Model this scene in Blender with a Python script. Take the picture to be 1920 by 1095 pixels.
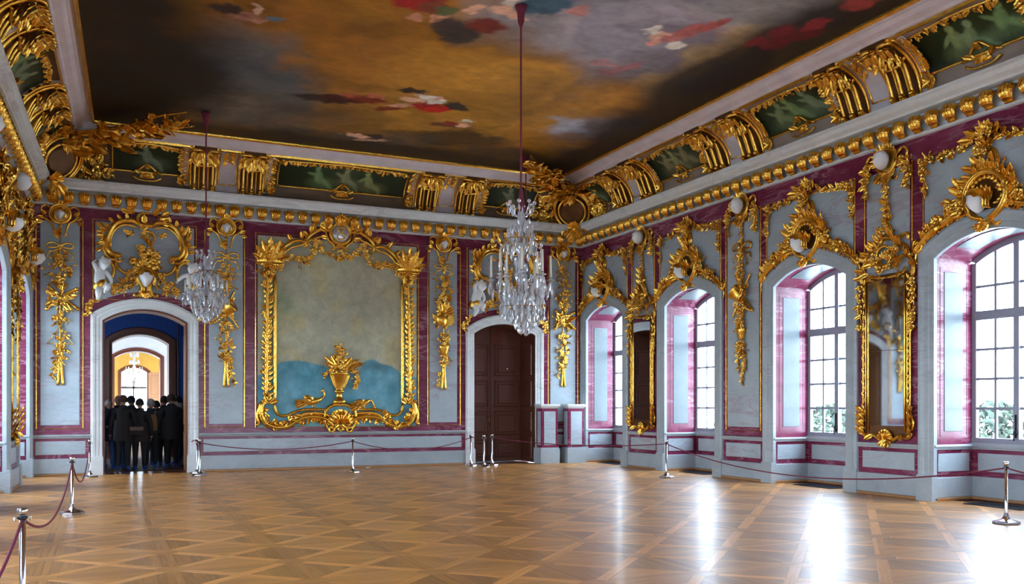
import bpy, math, random
import numpy as np
from mathutils import Vector, Matrix
random.seed(7)
PI = math.pi
S = bpy.context.scene
for o in list(bpy.data.objects):
    bpy.data.objects.remove(o)
COL = S.collection

# ---------------------------------------------------------------- camera
FOC, TH, CX, HOR, CAMH = 1706.0, 0.425, 960.0, 762.5, 1.55
D, R, L = 22.71, 12.44, -1.41          # back wall y, right wall x, left wall x at the back corner
REAR = -9.0                             # wall behind the camera
ALPHA = math.radians(1.8)               # the left wall stands a little out of square
CT, ST = math.cos(TH), math.sin(TH)
cd = bpy.data.cameras.new('camera')
cd.sensor_width = 36.0
cd.lens = 36.0 * FOC / 1920.0
cd.shift_y = (HOR - 547.5) / 1920.0
cd.clip_end = 500
cam = bpy.data.objects.new('camera', cd)
COL.objects.link(cam)
cam.location = (0, 0, CAMH)
cam.rotation_euler = (PI / 2, 0, -TH)
S.camera = cam
# ---------------------------------------------------------------- sky (bright overcast)
w = bpy.data.worlds.new('world')
S.world = w
w.use_nodes = True
nt = w.node_tree
nt.nodes.clear()
out = nt.nodes.new('ShaderNodeOutputWorld')
bg = nt.nodes.new('ShaderNodeBackground')
tc = nt.nodes.new('ShaderNodeTexCoord')
sp = nt.nodes.new('ShaderNodeSeparateXYZ')
rp_ = nt.nodes.new('ShaderNodeValToRGB')
nt.links.new(tc.outputs['Generated'], sp.inputs[0])
nt.links.new(sp.outputs[2], rp_.inputs[0])
rp_.color_ramp.elements[0].position = 0.0
rp_.color_ramp.elements[0].color = (0.72, 0.85, 1.0, 1)
rp_.color_ramp.elements[1].position = 0.7
rp_.color_ramp.elements[1].color = (0.60, 0.77, 1.0, 1)
nt.links.new(rp_.outputs[0], bg.inputs[0])
bg.inputs[1].default_value = 9.0
nt.links.new(bg.outputs[0], out.inputs[0])
# ---------------------------------------------------------------- exposure
S.view_settings.view_transform = 'Standard'
S.view_settings.look = 'None'
S.view_settings.gamma = 1.0
S.view_settings.use_curve_mapping = False
S.view_settings.exposure = 1.88
S.cycles.max_bounces = 9
S.cycles.diffuse_bounces = 5
S.cycles.glossy_bounces = 4
S.cycles.transmission_bounces = 8
S.cycles.transparent_max_bounces = 12
S.cycles.caustics_reflective = False
S.cycles.caustics_refractive = False
S.cycles.use_denoising = True
S.cycles.sample_clamp_indirect = 6.0


def portal(x, y, z, wd, ht, rx, ry, rz):
    ld = bpy.data.lights.new('daylight_portal', 'AREA')
    ld.shape = 'RECTANGLE'
    ld.size, ld.size_y = wd, ht
    ld.cycles.is_portal = True
    ob = bpy.data.objects.new('daylight_portal', ld)
    ob.location = (x, y, z)
    ob.rotation_euler = (rx, ry, rz)
    COL.objects.link(ob)
    return ob


# ---------------------------------------------------------------- photo measurements -> points on the real walls and floor
def _ray(px, py):
    t = (px - CX) / FOC
    u = (HOR - py) / FOC
    return t * CT + ST, CT - t * ST, u


def bp(px, py):                         # back wall -> (X, Z)
    a, b, c = _ray(px, py)
    k = D / b
    return a * k, CAMH + c * k


def rpt(px, py):                        # right wall -> (distance from the corner, Z)
    a, b, c = _ray(px, py)
    k = R / a
    return D - b * k, CAMH + c * k


def fpt(px, py, z=0.0):                 # horizontal plane -> (X, Y)
    a, b, c = _ray(px, py)
    k = (z - CAMH) / c
    return a * k, b * k


def ppm(x, y):                          # photo pixels per metre at a place
    return FOC / max(2.0, y * CT + x * ST)
# ================================================================ mesh and object helpers
class MB:
    def __init__(s):
        s.v = []
        s.f = []

    def add(s, vs, fs):
        n = len(s.v)
        s.v.extend([tuple(v) for v in vs])
        s.f.extend([tuple(i + n for i in f) for f in fs])
        return s

    def box(s, x0, x1, y0, y1, z0, z1):
        return s.add([(x0, y0, z0), (x1, y0, z0), (x1, y1, z0), (x0, y1, z0), (x0, y0, z1), (x1, y0, z1), (x1, y1, z1), (x0, y1, z1)],
                     [(3, 2, 1, 0), (4, 5, 6, 7), (0, 1, 5, 4), (1, 2, 6, 5), (2, 3, 7, 6), (3, 0, 4, 7)])

    def grid(s, rows, close_u=False, close_v=False):   # rows: list of equal-length point lists
        n, m = len(rows), len(rows[0])
        vs = [p for r in rows for p in r]
        fs = []
        for i in range(n if close_v else n - 1):
            for j in range(m if close_u else m - 1):
                a = i * m + j
                b = i * m + (j + 1) % m
                c = ((i + 1) % n) * m + (j + 1) % m
                d = ((i + 1) % n) * m + j
                fs.append((a, b, c, d))
        return s.add(vs, fs)

    def merge(s, o, M):
        return s.add([M @ Vector(v) for v in o.v], o.f)

    def tube(s, pts, rad, n=6, flat=1.0, caps=True):
        P = [Vector(p) for p in pts]
        m = len(P)
        if not hasattr(rad, '__len__'):
            rad = [rad] * m
        rows = []
        ref = None
        for i in range(m):
            t = (P[min(i + 1, m - 1)] - P[max(i - 1, 0)])
            if t.length < 1e-9:
                t = Vector((1, 0, 0))
            t.normalize()
            if ref is None:
                ref = Vector((0, 0, 1)) if abs(t.z) < .9 else Vector((1, 0, 0))
            bq = t.cross(ref)
            if bq.length < 1e-6:
                bq = t.orthogonal()
            bq.normalize()
            nn = bq.cross(t)
            ref = nn
            rows.append([P[i] + bq * (math.cos(2 * PI * k / n) * rad[i]) + nn * (math.sin(2 * PI * k / n) * rad[i] * flat) for k in range(n)])
        b = len(s.v)
        s.grid(rows, close_u=True)
        if caps:
            s.f.append(tuple(b + k for k in range(n - 1, -1, -1)))
            s.f.append(tuple(b + (m - 1) * n + k for k in range(n)))
        return s

    def lathe(s, prof, n=16, c=(0, 0, 0)):
        rows = [[(c[0] + r * math.cos(2 * PI * k / n), c[1] + r * math.sin(2 * PI * k / n), c[2] + z) for k in range(n)] for r, z in prof]
        return s.grid(rows, close_u=True)

    def ball(s, c, rx, ry=None, rz=None, n=10, m=7):
        ry = rx if ry is None else ry
        rz = rx if rz is None else rz
        rows = []
        for i in range(m + 1):
            a = -PI / 2 + PI * i / m
            q = max(math.cos(a), .02)
            rows.append([(c[0] + rx * q * math.cos(2 * PI * k / n), c[1] + ry * q * math.sin(2 * PI * k / n), c[2] + rz * math.sin(a)) for k in range(n)])
        return s.grid(rows, close_u=True)

    def mesh(s, name, mat=None, smooth=False):
        me = bpy.data.meshes.new(name)
        me.from_pydata(s.v, [], s.f)
        if mat:
            me.materials.append(mat)
        if smooth:
            me.polygons.foreach_set('use_smooth', [True] * len(me.polygons))
        me.update()
        return me


def link(name, me, parent=None, M=None):
    o = bpy.data.objects.new(name, me)
    COL.objects.link(o)
    if parent is not None:
        o.parent = parent
    if M is not None:
        o.matrix_basis = M
    return o


def put(name, mb, mat, parent=None, M=None, smooth=False):
    return link(name, mb.mesh(name, mat, smooth), parent, M)


def tag(o, label, cat, group=None):
    o['label'] = label
    o['category'] = cat
    if group:
        o['group'] = group
    return o


def thing(name, label, cat, M=None, group=None):
    o = bpy.data.objects.new(name, None)
    o.empty_display_size = .1
    COL.objects.link(o)
    if M is not None:
        o.matrix_basis = M
    return tag(o, label, cat, group)


def struct(o):
    o['kind'] = 'structure'
    return o


def T(x, y, z):
    return Matrix.Translation((x, y, z))


def RZ(a):
    return Matrix.Rotation(a, 4, 'Z')


def RX(a):
    return Matrix.Rotation(a, 4, 'X')


def RY(a):
    return Matrix.Rotation(a, 4, 'Y')


def SC(x, y=None, z=None):
    y = x if y is None else y
    z = x if z is None else z
    return Matrix.Diagonal((x, y, z, 1))


def frame(o, u, v, wv):
    M = Matrix.Identity(4)
    for i in range(3):
        M[i][0], M[i][1], M[i][2], M[i][3] = u[i], v[i], wv[i], o[i]
    return M


SA, CA = math.sin(ALPHA), math.cos(ALPHA)
FB = frame((0, D, 0), (1, 0, 0), (0, 0, 1), (0, -1, 0))      # local (u, v, w): along the wall, up, into the room
FR = frame((R, D, 0), (0, -1, 0), (0, 0, 1), (-1, 0, 0))
FL = frame((L, D, 0), (SA, CA, 0), (0, 0, 1), (CA, -SA, 0))


def spline(pts, n=8):                   # Catmull-Rom through the points
    P = [Vector(p if len(p) == 3 else (p[0], p[1], 0)) for p in pts]
    P = [P[0] * 2 - P[1]] + P + [P[-1] * 2 - P[-2]]
    o = []
    for i in range(1, len(P) - 2):
        a, b, c, d = P[i - 1:i + 3]
        for k in range(n):
            t = k / n
            o.append(.5 * ((2 * b) + (c - a) * t + (2 * a - 5 * b + 4 * c - d) * t * t + (3 * b - a - 3 * c + d) * t ** 3))
    o.append(P[-2])
    return o


def spiral(cu, cv, r0, r1, a0, a1, n=18, w0=0., w1=0.):
    return [(cu + (r0 + (r1 - r0) * k / n) * math.cos(a0 + (a1 - a0) * k / n), cv + (r0 + (r1 - r0) * k / n) * math.sin(a0 + (a1 - a0) * k / n), w0 + (w1 - w0) * k / n) for k in range(n + 1)]


# ================================================================ materials (all procedural)
def nmat(name):
    m = bpy.data.materials.new(name)
    m.use_nodes = True
    nt = m.node_tree
    b = nt.nodes['Principled BSDF']
    return m, nt, b


def node(nt, typ, **kw):
    n = nt.nodes.new(typ)
    for k, v in kw.items():
        if k.startswith('_'):
            setattr(n, k[1:], v)
        else:
            n.inputs[k.replace('__', ' ')].default_value = v
    return n


def ramp(nt, fac, stops):
    r = nt.nodes.new('ShaderNodeValToRGB')
    e = r.color_ramp.elements
    while len(e) > 1:
        e.remove(e[-1])
    e[0].position, e[0].color = stops[0][0], (*stops[0][1], 1)
    for p, c in stops[1:]:
        x = e.new(p)
        x.color = (*c, 1)
    nt.links.new(fac, r.inputs[0])
    return r.outputs[0]


def coords(nt, scale=(1, 1, 1), kind='Position', rot=(0, 0, 0)):
    if kind == 'Position':
        g = nt.nodes.new('ShaderNodeNewGeometry').outputs['Position']
    else:
        g = nt.nodes.new('ShaderNodeTexCoord').outputs[kind]
    mp = nt.nodes.new('ShaderNodeMapping')
    mp.inputs['Scale'].default_value = scale
    mp.inputs['Rotation'].default_value = rot
    nt.links.new(g, mp.inputs[0])
    return mp.outputs[0]


def noise(nt, vec, scale, detail=4, rough=.55, dist=0.):
    n = node(nt, 'ShaderNodeTexNoise', Scale=scale, Detail=detail, Roughness=rough, Distortion=dist)
    nt.links.new(vec, n.inputs['Vector'])
    return n.outputs[0]


def mix(nt, fac, a, b, mode='MIX'):
    m = nt.nodes.new('ShaderNodeMix')
    m.data_type = 'RGBA'
    m.blend_type = mode
    for sock, val in ((m.inputs[0], fac), (m.inputs[6], a), (m.inputs[7], b)):
        if hasattr(val, 'links') or hasattr(val, 'is_linked'):
            nt.links.new(val, sock)
        elif isinstance(val, (int, float)):
            sock.default_value = val
        else:
            sock.default_value = (*val, 1)
    return m.outputs[2]


def bump(nt, b, h, strength, dist=.01):
    n = node(nt, 'ShaderNodeBump', Strength=strength, Distance=dist)
    nt.links.new(h, n.inputs['Height'])
    nt.links.new(n.outputs[0], b.inputs['Normal'])


def plain(name, col, rough=.5, metal=0., var=.0, vs=6., bmp=0., bs=40., col2=None):
    m, nt, b = nmat(name)
    b.inputs['Roughness'].default_value = rough
    b.inputs['Metallic'].default_value = metal
    v = coords(nt)
    c2 = col2 or tuple(min(1, c * (1 + var)) for c in col)
    c1 = tuple(c * (1 - var) for c in col)
    nt.links.new(ramp(nt, noise(nt, v, vs, 4), [(.3, c1), (.7, c2)]), b.inputs['Base Color'])
    if bmp:
        bump(nt, b, noise(nt, v, bs, 3), bmp)
    return m


def marble(name, base, cloud, vein, vs=1.2, vamt=.5, rough=.28, fine=True):
    m, nt, b = nmat(name)
    v = coords(nt, (1, 1, 1.5), rot=(.3, .2, .1))
    cl = ramp(nt, noise(nt, v, vs * 1.3, 6, .62, .6), [(.36, base), (.64, cloud)])
    n2 = noise(nt, coords(nt, (.6, .6, 2.8), rot=(.12, .15, 0)), vs, 5, .6, 1.4)
    vn = ramp(nt, n2, [(.46, (0, 0, 0)), (.5, (1, 1, 1)), (.54, (0, 0, 0))])
    bw = nt.nodes.new('ShaderNodeMath')
    bw.operation = 'MULTIPLY'
    nt.links.new(vn, bw.inputs[0])
    msk = ramp(nt, noise(nt, v, vs * .6, 2), [(.40, (0, 0, 0)), (.62, (1, 1, 1))])
    nt.links.new(msk, bw.inputs[1])
    b2 = nt.nodes.new('ShaderNodeMath')
    b2.operation = 'MULTIPLY'
    nt.links.new(bw.outputs[0], b2.inputs[0])
    b2.inputs[1].default_value = vamt
    c = mix(nt, b2.outputs[0], cl, vein)
    if fine:
        c = mix(nt, .35, c, ramp(nt, noise(nt, v, vs * 14, 5, .7, .3), [(.35, base), (.7, cloud)]))
    nt.links.new(c, b.inputs['Base Color'])
    b.inputs['Roughness'].default_value = rough
    b.inputs['Specular IOR Level'].default_value = .32
    return m


M_RED = marble('red_marble', (.125, .008, .034), (.26, .042, .092), (.54, .30, .37), 1.2, .9, .26)
M_REDP = M_RED
M_WHITE = marble('white_marble', (.36, .415, .44), (.47, .535, .57), (.36, .15, .20), .8, .7, .3)
M_GREY = marble('grey_marble', (.33, .375, .395), (.45, .50, .525), (.20, .17, .21), .9, .45, .32)
M_CORN = marble('cornice_marble', (.64, .65, .63), (.80, .81, .79), (.26, .12, .15), .9, .5, .4)
M_JAMB = marble('dimmed_jamb_marble', (.125, .145, .15), (.175, .198, .205), (.17, .20, .22), .8, .6, .35)  # white marble in a darker colour, to hold down the window light
M_SHIELD = gold_mat('dark_shield', (.16, .055, .010), (.26, .095, .016), .42) if False else plain('dark_shield', (.13, .050, .012), .4, .5, .3, 4)
M_PLAS = plain('pink_plaster', (.70, .58, .58), .6, 0, .12, 2.5)
M_COVEB = plain('shaded_brown_cove', (.15, .085, .04), .6, 0, .3, 1.5)  # brown paint, darkened further for the shade above the cornice
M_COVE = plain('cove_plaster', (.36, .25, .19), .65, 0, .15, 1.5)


def gold_mat(name, dark, light, rough):
    m, nt, b = nmat(name)
    v = coords(nt)
    nt.links.new(ramp(nt, noise(nt, v, 9, 4), [(.3, dark), (.65, light)]), b.inputs['Base Color'])
    b.inputs['Metallic'].default_value = .93
    b.inputs['Roughness'].default_value = rough
    bump(nt, b, noise(nt, v, 34, 3, .6), .55, .012)
    return m


M_GOLD = gold_mat('gilding', (.72, .34, .030), (.97, .58, .105), .17)
M_GOLDD = gold_mat('dark_gilding', (.50, .22, .022), (.72, .36, .05), .36)  # darker, duller gilding for back plates and recessed flutes
M_STUC = plain('white_stucco', (.93, .92, .91), .5, 0, .02, 8)
M_PAINT = plain('window_paint', (.27, .28, .33), .4, 0, .04, 3)
M_CHROME = plain('chrome', (.72, .73, .76), .12, 1.0, .03, 8)
M_ROPE = plain('maroon_rope', (.16, .012, .035), .7, 0, .2, 40)
M_BROWN = plain('dark_door_wood', (.085, .022, .010), .35, 0, .35, 5)
M_IRON = plain('dark_iron', (.02, .02, .025), .5, .6, .1, 10)
M_WAX = plain('candle_wax', (.78, .70, .56), .45, 0, .05, 8)
M_BLACK = plain('dark_backing', (.012, .010, .010), .8)
M_BLUE = plain('blue_wall_silk', (.018, .075, .32), .7, 0, .2, 14)
M_YELL = plain('yellow_wall', (.62, .36, .06), .7, 0, .08, 3)
M_CREAM = plain('white_plaster', (.66, .64, .62), .7, 0, .05, 3)
M_BRASS = plain('brass', (.75, .48, .15), .25, 1., .05, 10)


def wood_mat(name, c1, c2, rough, sc=(1, 1, 1), kind='Object', coat=0.):
    m, nt, b = nmat(name)
    v = coords(nt, sc, kind)
    c = ramp(nt, noise(nt, v, 6, 6, .6, .4), [(.3, c1), (.7, c2)])
    nt.links.new(c, b.inputs['Base Color'])
    b.inputs['Roughness'].default_value = rough
    b.inputs['Coat Weight'].default_value = coat
    return m


M_OAK = wood_mat('light_door_wood', (.34, .15, .055), (.48, .24, .10), .45, (6, 6, .5))
M_BROWN = wood_mat('dark_door_wood', (.085, .020, .008), (.17, .046, .018), .33, (6, 6, .6))


def parquet_mat():
    m, nt, b = nmat('oak_parquet')
    uv = nt.nodes.new('ShaderNodeUVMap').outputs[0]
    at = nt.nodes.new('ShaderNodeAttribute')
    at.attribute_name = 'tone'
    mp = node(nt, 'ShaderNodeMapping')
    mp.inputs['Scale'].default_value = (1.2, 22, 1)
    nt.links.new(uv, mp.inputs[0])
    g = noise(nt, mp.outputs[0], 2.0, 5, .6, .3)
    mp2 = node(nt, 'ShaderNodeMapping')
    mp2.inputs['Scale'].default_value = (.25, 8.0, 1)
    nt.links.new(uv, mp2.inputs[0])
    pl = nt.nodes.new('ShaderNodeTexVoronoi')
    pl.inputs['Scale'].default_value = 1.0
    nt.links.new(mp2.outputs[0], pl.inputs['Vector'])
    grain = ramp(nt, g, [(.25, (.43, .170, .038)), (.5, (.52, .222, .052)), (.75, (.61, .280, .074))])
    bwn = nt.nodes.new('ShaderNodeSeparateColor')
    nt.links.new(pl.outputs['Color'], bwn.inputs[0])
    pv = ramp(nt, bwn.outputs[0], [(.0, (.80, .79, .78)), (1., (1.12, 1.11, 1.10))])
    plank = mix(nt, 1.0, grain, pv, 'MULTIPLY')
    hs = node(nt, 'ShaderNodeHueSaturation')
    nt.links.new(plank, hs.inputs['Color'])
    nt.links.new(at.outputs['Fac'], hs.inputs['Value'])
    nt.links.new(hs.outputs[0], b.inputs['Base Color'])
    rr = ramp(nt, noise(nt, mp.outputs[0], 1.5, 3), [(.3, (.34, .34, .34)), (.7, (.44, .44, .44))])
    nt.links.new(rr, b.inputs['Roughness'])
    b.inputs['Specular IOR Level'].default_value = .72
    b.inputs['Coat Weight'].default_value = .06
    b.inputs['Coat Roughness'].default_value = .15
    bump(nt, b, g, .012, .001)
    return m


M_PARQ = parquet_mat()


def paint_mat(name, rough=.6, strokes=.18, sc=9):
    m, nt, b = nmat(name)
    at = nt.nodes.new('ShaderNodeAttribute')
    at.attribute_name = 'Col'
    v = coords(nt, (1, 1.6, 1))
    st = ramp(nt, noise(nt, v, sc, 6, .65, .5), [(.3, (.45, .45, .45)), (.7, (1.5, 1.5, 1.5))])
    nt.links.new(mix(nt, strokes, at.outputs['Color'], st, 'MULTIPLY'), b.inputs['Base Color'])
    b.inputs['Roughness'].default_value = rough
    b.inputs['Specular IOR Level'].default_value = .25
    return m


M_CANVAS = paint_mat('ceiling_canvas', .55, .35, 3)
M_GRIS = paint_mat('grisaille_canvas', .5, .35, 8)
M_FIELD = paint_mat('worn_plaster_field', .6, .35, 5)


def glass_mat():
    m = bpy.data.materials.new('window_glass')
    m.use_nodes = True
    nt = m.node_tree
    nt.nodes.clear()
    o = nt.nodes.new('ShaderNodeOutputMaterial')
    mx = nt.nodes.new('ShaderNodeMixShader')
    tr = nt.nodes.new('ShaderNodeBsdfTransparent')
    gl = nt.nodes.new('ShaderNodeBsdfGlossy')
    gl.inputs['Roughness'].default_value = .03
    mx.inputs[0].default_value = .06
    tr.inputs[0].default_value = (.93, .96, .97, 1)
    nt.links.new(tr.outputs[0], mx.inputs[1])
    nt.links.new(gl.outputs[0], mx.inputs[2])
    nt.links.new(mx.outputs[0], o.inputs[0])
    return m


M_GLASS = glass_mat()


def crystal_mat():
    m, nt, b = nmat('cut_crystal')
    b.inputs['Base Color'].default_value = (.93, .94, .98, 1)
    b.inputs['Transmission Weight'].default_value = .52
    b.inputs['Roughness'].default_value = .03
    b.inputs['IOR'].default_value = 1.62
    b.inputs['Coat Weight'].default_value = 1.
    b.inputs['Coat Roughness'].default_value = .02
    return m


M_CRYS = crystal_mat()


def mirror_mat():
    m, nt, b = nmat('old_mirror')
    b.inputs['Base Color'].default_value = (.62, .66, .70, 1)
    b.inputs['Metallic'].default_value = 1
    b.inputs['Roughness'].default_value = .03
    return m


M_MIRR = mirror_mat()


def paint_mesh(name, pts, cols, mat):   # pts [n][m][3], cols [n][m][3] linear
    n, m = pts.shape[:2]
    me = bpy.data.meshes.new(name)
    idx = np.arange(n * m).reshape(n, m)
    q = np.stack([idx[:-1, :-1], idx[1:, :-1], idx[1:, 1:], idx[:-1, 1:]], -1).reshape(-1, 4)
    me.from_pydata(pts.reshape(-1, 3).tolist(), [], q.tolist())
    a = me.color_attributes.new('Col', 'FLOAT_COLOR', 'POINT')
    c = np.concatenate([cols.reshape(-1, 3), np.ones((n * m, 1))], 1).astype(np.float32)
    a.data.foreach_set('color', c.ravel())
    me.materials.append(mat)
    me.polygons.foreach_set('use_smooth', [True] * len(me.polygons))
    me.update()
    return me


_rng = np.random.RandomState(3)


def vnoise(x, y, sc, octs=4, seed=0):   # value noise on numpy arrays, 0..1
    tot = np.zeros_like(x)
    amp, s = 0, 1.
    for k in range(octs):
        rs = np.random.RandomState(seed * 17 + k)
        g = rs.rand(64, 64)
        xx, yy = x * sc * 2 ** k + 11.3 * k, y * sc * 2 ** k + 7.1 * k
        xi, yi = np.floor(xx).astype(int), np.floor(yy).astype(int)
        fx, fy = xx - xi, yy - yi
        fx, fy = fx * fx * (3 - 2 * fx), fy * fy * (3 - 2 * fy)
        a, b_ = g[xi % 64, yi % 64], g[(xi + 1) % 64, yi % 64]
        c, d = g[xi % 64, (yi + 1) % 64], g[(xi + 1) % 64, (yi + 1) % 64]
        tot += s * ((a * (1 - fx) + b_ * fx) * (1 - fy) + (c * (1 - fx) + d * fx) * fy)
        amp += s
        s *= .5
    return tot / amp


def lin(r, g, b):
    f = lambda c: (c / 255 / 12.92) if c < 10 else ((c / 255 + .055) / 1.055) ** 2.4
    return np.array([f(r), f(g), f(b)])
# ================================================================ the room shell
def arc(a, spring, rise):
    r = (a * a + rise * rise) / (2 * rise)
    return r, spring + rise - r          # radius, centre height


def arch_v(du, a, spring, rise, off=0.):
    r, c = arc(a, spring, rise)
    return c + math.sqrt(max(1e-6, (r + off) ** 2 - min(du * du, (a + off) ** 2)))


def wall_front(u0, u1, v0, v1, ops, w=0.):
    mb = MB()
    x = u0
    for uc, a, spring, rise in sorted(ops):
        mb.add([(x, v0, w), (uc - a, v0, w), (uc - a, v1, w), (x, v1, w)], [(0, 1, 2, 3)])
        n = 20
        lo = [(uc - a + 2 * a * k / n, arch_v(-a + 2 * a * k / n, a, spring, rise), w) for k in range(n + 1)]
        mb.grid([lo, [(p[0], v1, w) for p in lo]])
        x = uc + a
    mb.add([(x, v0, w), (u1, v0, w), (u1, v1, w), (x, v1, w)], [(0, 1, 2, 3)])
    return mb


def casing_mb(uc, a, spring, rise, v0, prof):
    mb = MB()
    r, c = arc(a, spring, rise)
    rows = []
    n = 20
    am = math.asin(a / r)
    for o, wv in prof:
        row = [(uc - a - o, v0, wv), (uc - a - o, spring * .5, wv)]
        e = math.asin((a + o) / (r + o))
        for k in range(n + 1):
            t = -e + 2 * e * k / n
            row.append((uc + (r + o) * math.sin(t), c + (r + o) * math.cos(t), wv))
        row += [(uc + a + o, spring * .5, wv), (uc + a + o, v0, wv)]
        rows.append(row)
    return mb.grid(rows[::-1])


CASE = [(0, -.05), (0, .02), (.012, .026), (.09, .026), (.10, .038), (.18, .040), (.19, .056), (.25, .064), (.27, .052), (.285, .056), (.30, .046), (.30, 0)]


def casing(parent, uc, a, spring, rise, mat, width=.30):
    s = width / .30
    o = put('casing', casing_mb(uc, a, spring, rise, .42, [(p * s, q) for p, q in CASE]), mat, parent)
    for sg in (-1, 1):
        mb = MB()
        x0, x1 = sorted((uc + sg * (a - .01), uc + sg * (a + width + .012)))
        mb.box(x0, x1, 0, .40, -.05, .078)
        mb.box(x0 + .006, x1 - .006, .40, .425, -.05, .070)
        put('plinth_block', mb, mat, parent)
    return o


def rect(mb, u0, u1, v0, v1, w0, w1, b=.006):  # bevelled slab lying on the wall
    u0, u1 = min(u0, u1), max(u0, u1)
    A = [(u0, v0, w0), (u1, v0, w0), (u1, v1, w0), (u0, v1, w0)]
    B = [(u0, v0, w1 - b), (u1, v0, w1 - b), (u1, v1, w1 - b), (u0, v1, w1 - b)]
    C = [(u0 + b, v0 + b, w1), (u1 - b, v0 + b, w1), (u1 - b, v1 - b, w1), (u0 + b, v1 - b, w1)]
    n = len(mb.v)
    mb.grid([A, B, C], close_u=True)
    mb.f.append((n + 8, n + 9, n + 10, n + 11))
    return mb


def panel(parent, u0, u1, v0, v1, mat, w0=0., w1=.012, name='marble_panel'):
    return put(name, rect(MB(), u0, u1, v0, v1, w0, w1), mat, parent)


def strip(parent, u0, v0, u1, v1, t=.03, w0=0., d=.02, mat=None, name='gilt_strip'):
    t *= .78
    mb = MB()
    if abs(u1 - u0) < 1e-6:
        rect(mb, u0 - t / 2, u0 + t / 2, v0, v1, w0, w0 + d, .008)
    else:
        rect(mb, u0, u1, v0 - t / 2, v0 + t / 2, w0, w0 + d, .008)
    return put(name, mb, mat or M_GOLD, parent)


def gilt_frame(parent, u0, u1, v0, v1, t=.03, sides='lrtb', w0=0.):
    if 'l' in sides:
        strip(parent, u0, v0, u0, v1, t, w0)
    if 'r' in sides:
        strip(parent, u1, v0, u1, v1, t, w0)
    if 'b' in sides:
        strip(parent, u0, v0, u1, v0, t * .6, w0, .018)
    if 't' in sides:
        strip(parent, u0, v1, u1, v1, t * .6, w0, .018)


def chair_rail(parent, u0, u1, v=.885, w0=0.):
    prof = [(v - .05, 0), (v - .045, .03), (v - .02, .035), (v - .012, .06), (v + .012, .075), (v + .03, .07), (v + .04, 0)]
    mb = MB().grid([[(u0, q, w0 + p), (u1, q, w0 + p)] for q, p in prof[::-1]])
    a = [(u0, q, w0 + p) for q, p in prof]
    b = [(u1, q, w0 + p) for q, p in prof]
    mb.add(a, [tuple(range(len(a)))]).add(b, [tuple(range(len(b) - 1, -1, -1))])
    return put('chair_rail', mb, M_GREY, parent)


def dado(parent, u0, u1, w0=0., rail=True, mg=.10):
    if rail:
        chair_rail(parent, u0, u1, .885, w0)
    panel(parent, u0 + mg, u1 - mg, .475, .775, M_WHITE, w0, w0 + .014)
    mb = MB()
    rect(mb, u0, u1, 0.05, .385, w0, w0 + .05, .01)
    put('plinth', mb, M_GREY, parent)
    mb = MB()
    rect(mb, u0, u1, 0.0, .05, w0, w0 + .07, .012)
    put('skirting_strip', mb, M_BROWN if False else M_OAK, parent)


def wallobj(name, mb, mat, M):
    o = put(name, mb, mat, None, M)
    return struct(o)


DOORS = ((.96, .91, 3.52, .28), (10.066, .91, 3.52, .28))
wall_back = wallobj('wall_back', wall_front(L - .05, R + .05, 0, 6.2, DOORS), M_RED, FB)
XC = 5.513


def mir(u):
    return 2 * XC - u


for mside in (False, True):
    g = (lambda u: mir(u)) if mside else (lambda u: u)

    def PB(u0, u1, *a, **k):
        x0, x1 = sorted((g(u0), g(u1)))
        return x0, x1
    # pilaster panels
    for (a0, a1, s0, s1) in ((-1.21, -.42, -1.295, -.355), (2.36, 3.14, 2.265, 3.18)):
        x0, x1 = PB(a0, a1)
        panel(wall_back, x0, x1, 1.135, 5.70, M_WHITE)
        x0, x1 = PB(s0, s1)
        gilt_frame(wall_back, x0, x1, 1.06, 5.76, .032)
    # panel above the door
    uc = g(.96)
    mb = MB()
    n = 18
    hw = 1.06
    lo = [(uc - hw + 2 * hw * k / n, arch_v(-hw + 2 * hw * k / n, .91, 3.52, .28, .40), .012) for k in range(n + 1)]
    mb.grid([lo, [(p[0], 5.76, .012) for p in lo]])
    mb.grid([[(p[0], p[1], 0) for p in lo], lo])
    mb.grid([[(p[0], 5.76, .012) for p in lo], [(p[0], 5.76, 0) for p in lo]])
    put('marble_panel', mb, M_WHITE, wall_back)
    gilt_frame(wall_back, uc - hw - .05, uc + hw + .05, 4.0, 5.81, .03)
    casing(wall_back, uc, .91, 3.52, .28, M_CORN, .25)
x0, x1 = 3.44, mir(3.44)
gilt_frame(wall_back, x0, x1, 1.04, 5.78, .03)
dado(wall_back, L + .0, -.20 + .0)
dado(wall_back, 2.13, mir(2.13))
dado(wall_back, mir(-.20), R)

# worn plaster field of the centre bay: old teal ground showing under the pale repaint
fu = np.linspace(3.49, mir(3.49), 150)
fv = np.linspace(1.06, 5.72, 170)
U, V = np.meshgrid(fu, fv, indexing='ij')
edge_px = [(482, 703), (505, 700), (525, 677), (560, 675), (600, 683), (640, 700), (672, 698), (684, 676), (700, 671), (716, 680), (735, 686), (757, 704), (785, 706)]
eu = [bp(*q)[0] for q in edge_px]
ev = [bp(*q)[1] for q in edge_px]
edge = np.interp(U, eu, ev) + .10 * (vnoise(U, V, 2.5, 4, 5) - .5)
up = lin(148, 147, 126) + (vnoise(U, V, 1.2, 5, 1) - .5)[..., None] * lin(120, 118, 95) * .9
yel = np.clip((vnoise(U, V, 2.2, 4, 9) - .5) * 4, 0, 1)[..., None]
up = up * (1 - yel * .5) + yel * .5 * lin(158, 146, 96)
grn = np.clip(1.2 - np.hypot((U - bp(527, 575)[0]) / .45, (V - bp(527, 575)[1]) / .55), 0, 1)[..., None] * vnoise(U, V, 3, 3, 4)[..., None]
up = up * (1 - grn * .8) + grn * .8 * lin(92, 124, 88)
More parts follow.
